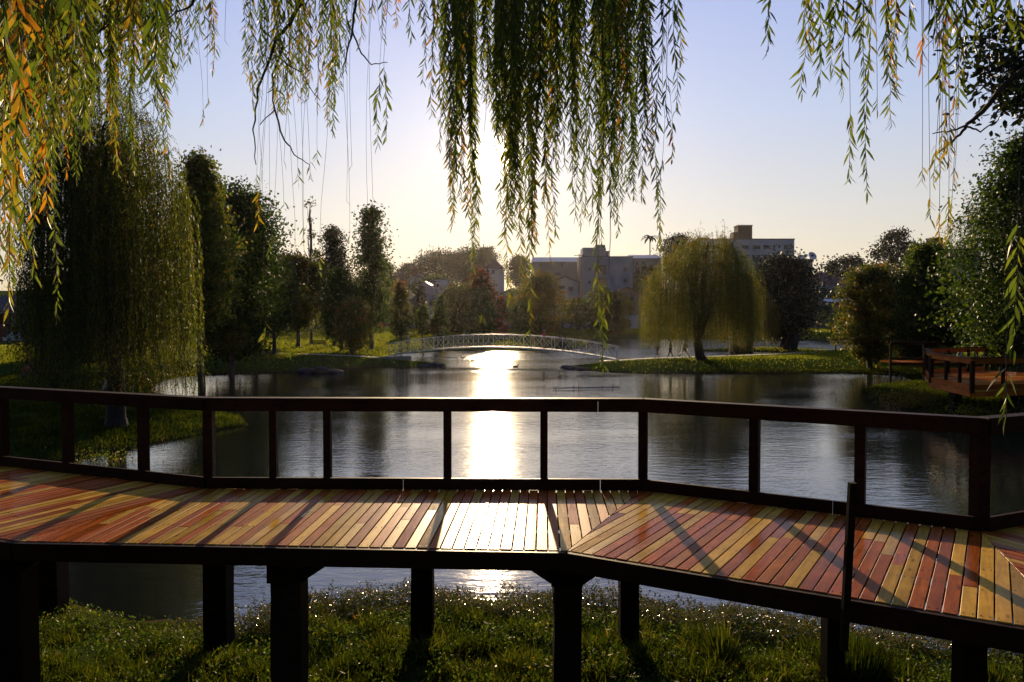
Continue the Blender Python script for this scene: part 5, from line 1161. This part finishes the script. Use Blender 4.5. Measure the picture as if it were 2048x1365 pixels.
x, y = scatter(110000, -9, 9, 6.2, 14, ok, rg)
big = np.clip(vnoise(x, y, 1.3, 9) + .5, 0, 1.2)
sh_ = np.clip(sdf(x, y) / 2.2, .15, 1)
blades('bank_grass', x, y, .04 + sh_ * (.11 * big * rg.random(len(x)) + .04 * rg.random(len(x))), .006 + .007 * rg.random(len(x)), rg, .9, (.47, .34))
# taller tufts
cx, cy = scatter(150, -7, 7, 6.8, 11.2, lambda x, y, s, r: (s > 1.3) & infront(x, y), rg)
ix = rg.integers(0, len(cx), 9000); r_ = .09 * rg.normal(size=(9000, 2)); blades('grass_tufts', cx[ix] + r_[:, 0], cy[ix] + r_[:, 1], .12 + .20 * rg.random(9000), .008 + .008 * rg.random(9000), rg, .8, (.55, .3))
# low leafy weeds between the grass
def weeds(name, n, x0, x1, y0, y1, ok, leaf, hmax, rg, tint=(.4, .3), mat='weed', aspect=.6, patch=None):
    x, y = scatter(n, x0, x1, y0, y1, ok, rg); n = len(x); z = np.maximum(height(x, y), -.02)
    hh = hmax * (patch(x, y) if patch else 1.0) * rg.random(n) ** .8
    b = np.stack([x, y, z + hh], -1); d = unit(rand_dirs(n, rg) + np.array([0, -.1, .35])); s = unit(np.cross(d, rand_dirs(n, rg))); L = leaf * (.6 + .8 * rg.random(n))
    v, f = leaves4(b, d, s, L, L * aspect); ti = np.clip(tint[0] + tint[1] * rg.normal(size=n) * .7, 0, 1)
    return tag(link(name, np_mesh(name, v, f, M[mat], np.repeat(ti, 4))), kind='stuff')
weeds('ground_weeds', 34000, -9, 9, 6.3, 13, lambda x, y, s, r: (s > .2) & infront(x, y) & (vnoise(x, y, 2.3, 5) + .8 * r.random(len(x)) > .35), .035, .13, rg, (.45, .35), 'leaf_green', .55)
pt = lambda x, y: .35 + .65 * np.clip(vnoise(x, y, 1.6, 2) + .45 + .3 * vnoise(x, y, 5, 1), 0, 1.2)
weeds('waterside_weeds', 60000, -4.2, 8, 9.2, 13, lambda x, y, s, r: (s > -.3) & (s < 1.2) & infront(x, y) & ((x > -3.4) | (r.random(len(x)) < .25)) & (vnoise(x, y, 2.6, 6) + 1.1 * r.random(len(x)) > .25), .026, .27, rg, (.5, .4), 'weed', .6, pt)
# stems standing among the waterside weeds
sx, sy = scatter(380, -4.2, 7.5, 9.2, 13, lambda x, y, s, r: (s > -.3) & (s < .9) & infront(x, y) & (x > -3.6), rg)
mb = MB(); sv = []; sf = []; lb_ = []; ld_ = []
for a, b in zip(sx, sy):
    z = max(hz(a, b), -.05); h = .12 + .30 * random.random() * float(pt(np.array([a]), np.array([b]))[0]); tx, ty = a + random.gauss(0, .10), b + random.gauss(0, .06); i0 = len(sv); w_ = .0022
    sv += [(a - w_, b, z), (a + w_, b, z), (tx + w_, ty, z + h), (tx - w_, ty, z + h)]; sf.append((i0, i0 + 1, i0 + 2, i0 + 3))
    for q in range(16): t = .25 + .75 * q / 15; lb_.append((a + (tx - a) * t, b + (ty - b) * t, z + h * t)); an = random.random() * 6.28; ld_.append((math.cos(an), math.sin(an), .6))
tag(link('weed_stems', np_mesh('weed_stems', np.array(sv), np.array(sf), M['weed'], np.full(len(sv), .7))), kind='stuff')
lb_ = np.array(lb_); ld_ = unit(np.array(ld_)); n = len(lb_); s = unit(np.cross(ld_, rand_dirs(n, rg))); L = .026 + .018 * rg.random(n)
v, f = leaves4(lb_, ld_, s, L, L * .6); tag(link('weed_leaves', np_mesh('weed_leaves', v, f, M['weed'], np.repeat(np.clip(.5 + .3 * rg.normal(size=n), 0, 1), 4))), kind='stuff')
# middle distance banks
ok = lambda x, y, s, r: (s > .03) & (s < 9) & infront(x, y) & (vnoise(x, y, .9, 4) + .9 * r.random(len(x)) > .05)
x, y = scatter(70000, -32, 0, 17, 52, ok, rg); blades('bank_grass', x, y, .07 + .16 * rg.random(len(x)), .014 + .012 * rg.random(len(x)), rg, .8, (.42, .3))
x, y = scatter(50000, 14, 40, 24, 60, ok, rg); blades('bank_grass', x, y, .07 + .15 * rg.random(len(x)), .016 + .012 * rg.random(len(x)), rg, .8, (.45, .3))
x, y = scatter(60000, -60, 52, 56, 84, lambda x, y, s, r: (s > .05) & infront(x, y) & ((s > 7.5 + 2 * r.random(len(x))) | (r.random(len(x)) < .10)), rg); blades('lawn_grass', x, y, .09 + .12 * rg.random(len(x)), .04 + .03 * rg.random(len(x)), rg, .7, (.5, .3), 'lawn')  # few blades near the shore, so bare dark ground stands in for shade
x, y = scatter(130000, -80, 100, 80, 178, lambda x, y, s, r: (s > .1) & infront(x, y) & (np.abs(y - (78 + 0 * x)) > 0), rg); blades('lawn_grass', x, y, .12 + .12 * rg.random(len(x)), .08 + .07 * rg.random(len(x)), rg, .7, (.58, .25), 'lawn')
# reeds and leafy clumps at the foot of the left bank and under the platform
def clump(label, name, x, y, n, rad, h, rg, mat='grass', wid=.012, lean=.9, tint=(.5, .3), leafy=False):
    o = empty(name, (x, y, hz(x, y))); tag(o, label, 'plant')
    if leafy:
        p = rg.normal(size=(n, 3)) * np.array([rad, rad, h * .35]) + np.array([0, 0, h * .5]); p[:, 2] = np.abs(p[:, 2]); d = unit(rand_dirs(n, rg) + np.array([0, 0, .3])); s = unit(np.cross(d, rand_dirs(n, rg))); L = wid * (.7 + .6 * rg.random(n)); v, f = leaves4(p, d, s, L, L * .55)
        link('leaves', np_mesh('leaves', v, f, M[mat], np.repeat(np.clip(tint[0] + tint[1] * rg.normal(size=n), 0, 1), 4)), o)
        mb = MB(); [mb.tube([(0, 0, -.1), (random.gauss(0, rad), random.gauss(0, rad), h * random.uniform(.5, .95))], [.012, .004], 4, cap=False) for _ in range(9)]; mb.build('stems', M['bark'], o)
    else:
        an = rg.random(n) * 6.283; el = rg.random(n) ** .6 * 1.15; d = np.stack([np.sin(el) * np.cos(an), np.sin(el) * np.sin(an), np.cos(el)], -1); b = np.stack([np.cos(an), np.sin(an), 0 * an], -1) * rad * .3 * rg.random((n, 1)); s = unit(np.cross(d, np.array([0, 0, 1.]) + .01)); L = h * (.6 + .5 * rg.random(n))
        v, f = leaves4(b, d, s, L, np.full(n, wid * 2.2), droop=.22); link('blades', np_mesh('blades', v, f, M[mat], np.repeat(np.clip(tint[0] + tint[1] * rg.normal(size=n), 0, 1), 4)), o)
        mb = MB(); mb.ball((0, 0, .0), rad * .35, 8, 5, (1, 1, .5)); mb.build('root_crown', M['bark'], o)
    return o
clump('round dark grass tussock below the wooden stake on the near bank', 'grass_tussock', 3.55, 8.15, 2600, .62, .50, rg, wid=.006, tint=(.25, .25))
clump('tall bright grass clump on the near bank left of the dark round tussock', 'grass_clump', 2.35, 8.8, 260, .2, .45, rg, wid=.009, tint=(.55, .25))
clump('tall bright grass clump between the right tussock and the corner post', 'grass_clump', 4.75, 7.9, 240, .2, .42, rg, wid=.009, tint=(.55, .25))
clump('long bladed plant on the left bank just beyond the boardwalk', 'bank_plant', -10.6, 19.2, 420, .4, .85, rg, wid=.014, tint=(.6, .25))
clump('second long bladed plant on the left bank beside the lighter leafy one', 'bank_plant', -9.4, 17.6 + 4, 300, .3, .7, rg, wid=.014, tint=(.5, .25)) if False else None
clump('pale leafy plant at the left edge of the bank behind the railing', 'bank_plant', -12.2, 19.6, 700, .35, .8, rg, mat='weed', wid=.07, leafy=True, tint=(.8, .2))
clump('leafy low bush with pale green leaves on the water edge of the left bank', 'bank_plant', -11.9, 23.0, 900, .55, .5, rg, mat='leaf_green', wid=.07, leafy=True, tint=(.7, .25))
clump('rusty low bush hanging over the water left of the viewing platform', 'shore_bush', 18.1, 36.0, 1500, .75, .75, rg, mat='leaf_rust', wid=.09, leafy=True, tint=(.65, .3))
clump('bright green shrub under the near corner of the viewing platform', 'shore_bush', 17.7, 30.0, 1500, .55, .75, rg, mat='leaf_green', wid=.10, leafy=True, tint=(.8, .25))
clump('green and rusty shrub right of the platform corner post', 'shore_bush', 19.2, 29.4, 1400, .6, .7, rg, mat='leaf_rust', wid=.09, leafy=True, tint=(.4, .35))
clump('dark green bush in the shade under the platform at the right edge', 'shore_bush', 20.6, 28.7, 1600, .8, .8, rg, mat='leaf_green', wid=.10, leafy=True, tint=(.35, .25))
# orange fallen leaves
x, y = scatter(90, -7, 7, 7, 11.5, lambda x, y, s, r: (s > .1) & infront(x, y), rg); n = len(x); b = np.stack([x, y, height(x, y) + .10 + .05 * rg.random(n)], -1); d = unit(rand_dirs(n, rg) * np.array([1, 1, .3])); s = unit(np.cross(d, np.array([0, 0, 1.]) + .3 * rand_dirs(n, rg)))
v, f = leaves4(b, d, s, np.full(n, .08), np.full(n, .03)); tag(link('fallen_leaves', np_mesh('fallen_leaves', v, f, M['leaf_rust'], np.repeat(.6 + .4 * rg.random(n), 4))), kind='stuff')
# ------------------------------------------------------------------ the willow overhead and its hanging strands
wil = empty('willow_tree', (-2.6, -2.4, hz(-2.6, -2.4))); WO = Vector(wil.location)
tag(wil, 'near weeping willow whose leafy strands hang down across the top of the view', 'willow tree')
rs = np.random.default_rng(123); rnd = random.Random(123)
nstr = 0; twb = []
tops = []
def strand(x, yb, d, y0=-90, dx=0.0, leaf=.095, sp=.017, start=0.0, tint=(.42, .22), spread=.55, bare=False, tiplen=None, wr=.17, stuff=None, wob=1.0, six=True):
    """one hanging twig with leaves, from above the picture to the row yb at depth d"""
    global nstr
    a = P(x + dx, y0, d); b = P(x, yb, d + rnd.uniform(-.15, .15)); L = (a - b).length; m = 9; pts = []
    ph = rnd.random() * 6.28; am = .018 * L * wob
    for k in range(m + 1):
        t = k / m; q = a.lerp(b, t); q.x += math.sin(ph + t * 4.2) * am * math.sin(t * math.pi) + rnd.gauss(0, .006); q.y += math.cos(ph * 1.7 + t * 3.6) * am; pts.append(q)
    if dx: 
        for k in range(m + 1): t = k / m; pts[k].x = a.x + (b.x - a.x) * (1 - (1 - t) ** 2)
    arr = np.array([tuple(q - WO) for q in pts]); st = start if tiplen is None else max(0, 1 - tiplen / L)
    v, f, ti = chain_leaves([arr], leaf, sp, rs, spread, six, wr, (tint[0] + rnd.gauss(0, .10), tint[1]), st)
    tops.append(pts[0])
    mb = MB(); mb.tube([q - WO for q in pts], [.0022] * 3 + [.0013] * (m - 2), 4, cap=False)
    if stuff is not None:
        stuff.append((v, f, ti)); twb.append([q - WO for q in pts]); return
    me = np_mesh('hanging_strand', v, f, M['willow_near'], ti); o = link('hanging_strand', me, wil)
    tw = mb.build('twig', M['bark_willow'], o); nstr += 1
def leaf6fix(f): return f
env = lambda x, tab: float(np.interp(x, [t[0] for t in tab], [t[1] for t in tab]))
back = []
CEN = [(862, 150), (880, 330), (905, 450), (925, 400), (945, 540), (975, 380), (1000, 470), (1030, 480), (1060, 490), (1105, 520), (1130, 400), (1150, 440), (1200, 540), (1220, 420), (1240, 480), (1285, 380), (1310, 300)]
for k in range(104):
    x = 885 + (1305 - 885) * rnd.random(); 
    if 950 < x < 992 and rnd.random() < .6: x += 50
    d = rnd.uniform(5.2, 8.2); y = env(x, CEN) * (1 - .50 * rnd.random() ** 1.1)
    if 935 < x < 1015 and k % 3: y = min(y, rnd.uniform(150, 300))
    strand(x, y, d, leaf=.105, sp=.0175, tint=(.40, .22), stuff=back if k % 2 else None)
for x, y in ((905, 452), (945, 560), (950, 505), (1018, 600), (1008, 480), (1100, 520), (1112, 470), (1150, 440), (1196, 560), (1237, 470), (1283, 400), (1222, 430), (930, 410), (895, 330), (1072, 480), (1045, 560), (1322, 492)):
    strand(x, y, rnd.uniform(5.2, 6.6), leaf=.105, sp=.018, tint=(.52, .22))
strand(1060, 672, 5.4, dx=-20, leaf=.115, sp=.02, tint=(.62, .2), tiplen=.95); strand(1064, 500, 5.5, dx=-20, leaf=.115, sp=.02, tint=(.66, .2))
for x, y, d, tl in ((1196, 642, 5.2, .30), (1212, 640, 5.3, .22), (1207, 740, 5.25, .36), (530, 690, 5.6, .16), (585, 702, 5.4, .02), (640, 545, 5.8, .12), (965, 640, 5.5, .05), (1320, 492, 5.6, .62), (1343, 322, 5.6, .3), (1352, 225, 5.5, 1.2), (1336, 250, 5.4, .35), (1362, 130, 5.8, 1.3), (1300, 330, 5.8, .5)):
    strand(x, y, d, leaf=.11, sp=.020, tint=(.46 if y > 500 else .5, .22), tiplen=tl)
for k in range(95): x = 880 + 420 * rnd.random() ** .85; strand(x, min(270, env(x, CEN) * (.15 + .45 * rnd.random())), rnd.uniform(6.5, 9.5), leaf=.11, sp=.017, tint=(.42, .25), stuff=back, six=True)
MID = [(470, 60), (500, 200), (540, 230), (600, 220), (640, 240), (668, 270), (690, 160), (700, 90)]
for k in range(34): x = 488 + 210 * rnd.random(); strand(x, env(x, MID) * (.55 + .45 * rnd.random()), rnd.uniform(6, 8.5), leaf=.10, sp=.02, tint=(.50, .25))
for x, y in ((505, 215), (520, 190), (560, 225), (612, 160), (663, 275), (640, 120), (680, 180)): strand(x, y, 6.3, leaf=.10, sp=.02, tint=(.5, .25))
for x, y, d in ((752, 292, 5.8), (773, 280, 5.7)): strand(x, y, d, leaf=.11, sp=.02, tiplen=.52, tint=(.52, .2))
for x, y in ((706, 60), (722, 90), (762, 75), (790, 50), (822, 88), (838, 40), (848, 165), (860, 232), (866, 110), (876, 300), (745, 30), (775, 25)): strand(x, y, rnd.uniform(5.6, 7), leaf=.10, sp=.02, tint=(.55, .25))
for x, y in ((350, 175), (357, 140), (368, 110), (375, 125), (388, 100), (400, 70), (418, 105), (428, 145), (410, 55), (340, 160)): strand(x, y, rnd.uniform(5.6, 7), leaf=.10, sp=.02, tint=(.48, .25))
# bare twigs with a few leaves at their tips
for x, y, tl in ((510, 380, .15), (522, 430, .10), (545, 470, .02), (560, 410, .05), (590, 360, .12), (600, 480, .12), (612, 505, .02), (575, 330, .02), (688, 400, .02), (693, 470, .02), (738, 420, .02), (742, 395, .02), (700, 330, .02), (402, 250, .14), (420, 210, .06), (447, 80, .02), (525, 450, .25), (530, 510, .15), (640, 330, .1), (615, 350, .12)):
    strand(x, y, rnd.uniform(5.6, 6.8), leaf=.10, sp=.022, tiplen=tl, wob=3.2, dx=rnd.uniform(-45, 45))
LEF = [(-30, 640), (0, 600), (20, 630), (45, 520), (70, 500), (100, 500), (125, 420), (150, 330), (190, 320), (215, 360), (240, 190), (270, 170), (300, 230), (330, 190), (345, 100)]
for k in range(58): x = -25 + 365 * rnd.random() ** 1.45; strand(x, env(x, LEF) * (.45 + .5 * rnd.random()), rnd.uniform(3.8, 6.5), leaf=.105, sp=.018, tint=(.44, .30))
for x, y, d, l in ((12, 622, 3.6, .12), (50, 480, 3.4, .12), (65, 560, 4.4, .11), (30, 350, 3.0, .13), (3, 320, 2.6, .13), (95, 200, 3.0, .12), (20, 540, 3.8, .12), (110, 645, 6, .10), (150, 90, 3.2, .12), (306, 205, 3.4, .12), (315, 120, 3.2, .12), (268, 165, 3.8, .11), (185, 250, 5, .1), (140, 60, 3, .12)):
    strand(x, y, d, leaf=l, sp=.024, tint=(.50, .25))
for k in range(22): x = 110 + 235 * rnd.random(); strand(x, 190 + 170 * rnd.random(), rnd.uniform(5.5, 8), leaf=.10, sp=.019, tint=(.40, .30), stuff=back)
backl = []
for k in range(110): x = -30 + 330 * rnd.random() ** 1.3; strand(x, env(x, LEF) * (.15 + .6 * rnd.random()), rnd.uniform(5.5, 9), leaf=.11, sp=.018, tint=(.45, .3), stuff=back, six=True)
# right hand side
for x, y, d, st in ((1537, 105, 5.0, 0), (1606, 188, 4.8, 0), (1618, 120, 5.2, 0), (1638, 180, 4.9, 0), (1628, 90, 5.4, 0), (1668, 150, 5, 0), (1684, 190, 4.9, 0), (1660, 100, 5.2, 0), (1730, 165, 4.7, 0), (1742, 130, 5, 0), (1722, 80, 5, 0), (1779, 255, 4.8, 0), (1786, 190, 5.0, 0), (1772, 150, 5.1, 0), (1795, 180, 5.1, 0), (1818, 120, 5, 0), (1880, 195, 4.0, 0), (1892, 170, 4.3, 0), (1868, 90, 4.4, 0), (1930, 150, 4.0, 0), (1922, 205, 4.2, 0), (1906, 60, 4, 0), (1950, 90, 4.2, 0), (1975, 50, 3.6, 0), (2010, 60, 3.6, 0), (2035, 90, 3.4, 0), (1990, 30, 3.8, 0)):
    strand(x, y, d, leaf=.11, sp=.019, tint=(.48, .22))
for x, y, d, tl in ((1694, 366, 4.8, .42), (1730, 384, 4.7, .52), (1733, 250, 4.8, .4), (1842, 140, 4.6, .22), (1910, 440 - 210, 4.6, .12), (1855, 440, 4.5, .13), (1875, 480, 4.6, .16), (1870, 365, 4.4, .22), (1888, 285, 4.5, .2), (1905, 300, 4.6, .22), (1893, 335, 4.4, .16), (1906, 372, 4.7, .12), (1844, 366, 4.6, .1), (1890, 475, 4.6, .25), (1902, 490, 4.7, .3), (1880, 350, 4.5, .25), (1752, 225, 4.9, .1)):
    strand(x, y, d, leaf=.10, sp=.019, tint=(.74, .2) if x > 1835 else (.50, .2), tiplen=tl, dx=rnd.uniform(-8, 14))
strand(2044, 575, 3.0, dx=40, leaf=.12, sp=.022, tint=(.45, .15), tiplen=.25); strand(2034, 705, 3.0, dx=60, leaf=.13, sp=.022, tint=(.45, .15), tiplen=.33); strand(2020, 838, 3.0, dx=75, leaf=.12, sp=.022, tint=(.45, .15), tiplen=.20)
if back:
    vs = []; fs = []; ts = []; b0 = 0
    for v, f, ti in back: vs.append(v); fs.append(f + b0); ts.append(ti); b0 += len(v)
    o = link('distant_strands', np_mesh('distant_strands', np.concatenate(vs), np.concatenate(fs), M['willow_near'], np.concatenate(ts)), wil); o['kind'] = 'stuff'
    mb = MB(); [mb.tube(q, .0018, 3, cap=False) for q in twb]; o = mb.build('distant_twigs', M['bark_willow'], wil); o['kind'] = 'stuff'
print('strands', nstr)
# visible thin branches
def branch(pxs, d, r0, r1, mat='bark_willow', parent=None, base=None):
    p = [P(a, b, d + .1 * i) - (WO if base is None else base) for i, (a, b) in enumerate(pxs)]; out = []
    for i in range(len(p) - 1):
        for q in range(4): t = q / 4; w_ = p[i].lerp(p[i + 1], t); out.append(w_ + Vector((rnd.gauss(0, .005), 0, rnd.gauss(0, .004))))
    out.append(p[-1]); mb = MB(); n = len(out); mb.tube(out, [r0 + (r1 - r0) * k / (n - 1) for k in range(n)], 6, cap=False); return mb.build('branch', M[mat], wil if parent is None else parent)
branch([(625, -90), (603, 0), (580, 50), (552, 78), (540, 120), (515, 180), (508, 260), (512, 330)], 6.5, .022, .004)
branch([(552, 78), (566, 90), (545, 150), (548, 220), (520, 250)], 6.5, .012, .004); branch([(548, 110), (600, 145), (640, 200)], 6.6, .006, .003)
branch([(545, 210), (568, 280), (590, 310), (620, 330)], 6.6, .009, .003); branch([(712, -90), (712, 0), (704, 60), (722, 105), (742, 130), (775, 125)], 6.2, .012, .003); branch([(704, 60), (690, 120), (685, 150)], 6.2, .008, .003)
branch([(420, -90), (385, 10), (355, 25), (310, 60)], 5, .010, .003); branch([(25, 30), (60, 45), (150, 70), (230, 110)], 5.5, .008, .003)
# trunk and limbs of that willow, reaching out over the view
mb = MB(); tp = Vector((-2.3, -2.2, 6.6)); mb.tube([v - WO for v in (Vector((-2.6, -2.4, WO.z - .5)), Vector((-2.6, -2.4, WO.z + .2)), Vector((-2.5, -2.3, WO.z + 1.6)), tp)], [.52, .40, .34, .30], 12); mb.build('trunk', M['bark_willow'], wil)
ends = [(-2.8, 3.2, 8.6), (-5.2, 6.0, 9.6), (-1.6, 7.0, 9.2), (.6, 6.8, 9.8), (2.9, 5.2, 8.6), (5.4, 6.5, 9.4), (2.2, 8.2, 10.2), (-3.6, 5.0, 9.6), (.8, -7, 9.5), (-8, -4, 9), (-5, -8, 9.4)]
for e_ in ends:
    mb = MB(); lp = limb(mb, tp - WO, Vector(e_) - WO, .17, .03, 9, sag=.10, rnd=rnd, wob=.03, sides=8)
    near = sorted(tops, key=lambda q: (q.xy - Vector(e_[:2])).length)[:34]
    for q in near[::2]: limb(mb, lp[-2 - rnd.randrange(4)], q - WO, .02, .004, 4, sag=.12, rnd=rnd, wob=.03, sides=4)
    mb.build('limb', M['bark_willow'], wil)
# broad leaved tree at the right edge: its branch reaches into the view
bt = empty('leafy_tree', (7.6, 4.2, hz(7.6, 4.2))); tag(bt, 'broad leaved tree at the upper right edge with a bare dark branch', 'tree'); BO = Vector(bt.location)
mb = MB(); limb(mb, Vector((0, 0, -.4)), Vector((-.6, 1.6, 6.2)), .17, .07, 7, rnd=rnd, wob=.02, sides=10); mb.build('trunk', M['bark'], bt)
branch([(2200, 60), (2060, 130), (1996, 183), (1975, 215), (1935, 250), (1915, 275), (1870, 312)], 6.6, .035, .006, 'bark', bt, BO)
branch([(1935, 250), (1905, 262), (1865, 268)], 6.7, .010, .004, 'bark', bt, BO); branch([(1932, 252), (1960, 262), (1995, 240), (2012, 222)], 6.9, .009, .003, 'bark', bt, BO); branch([(1985, 200), (1980, 150), (1978, 40)], 6.9, .008, .004, 'bark', bt, BO)
branch([(2060, 40), (1990, 20), (1960, 50), (1955, 70)], 6.9, .01, .004, 'bark', bt, BO)
cc = [P(a, b, 6.9 + .5 * rnd.random()) for a, b in ((2040, 120), (2020, 150), (1995, 160), (2045, 190), (2030, 90), (2000, 110), (2060, 140), (2075, 60), (2050, 200), (1985, 90), (2020, 60), (2085, 200), (2100, 110), (2030, 175), (2010, 130), (2140, 160), (2160, 60), (1972, 75), (2035, 215))]
n = 1500; ci = rs.integers(0, len(cc), n); p = np.array([tuple(c - BO) for c in cc])[ci] + rs.normal(size=(n, 3)) * np.array([.10, .22, .09]); d = unit(rand_dirs(n, rs) + np.array([-.3, 0, -.3])); s = unit(np.cross(d, rand_dirs(n, rs))); L = .055 + .04 * rs.random(n)
v, f = leaves6(p, d, s, L, L * .5, .1); link('crown', np_mesh('crown', v, f, M['leaf_dark'], np.repeat(np.clip(.6 + .3 * rs.normal(size=n), 0, 1), 7)), bt)
# ------------------------------------------------------------------ the air
m = bpy.data.materials.new('haze'); m.use_nodes = True; t = m.node_tree; t.nodes.clear()
o_ = N(t, 'ShaderNodeOutputMaterial'); v = N(t, 'ShaderNodeVolumePrincipled'); v.inputs['Color'].default_value = (.96, .93, .90, 1)
v.inputs['Density'].default_value = .00003; v.inputs['Anisotropy'].default_value = .76; t.links.new(v.outputs[0], o_.inputs['Volume'])
mb = MB(); mb.box((0, 215, 18.5), (900, 700, 42)); tag(mb.build('haze', m), kind='stuff')
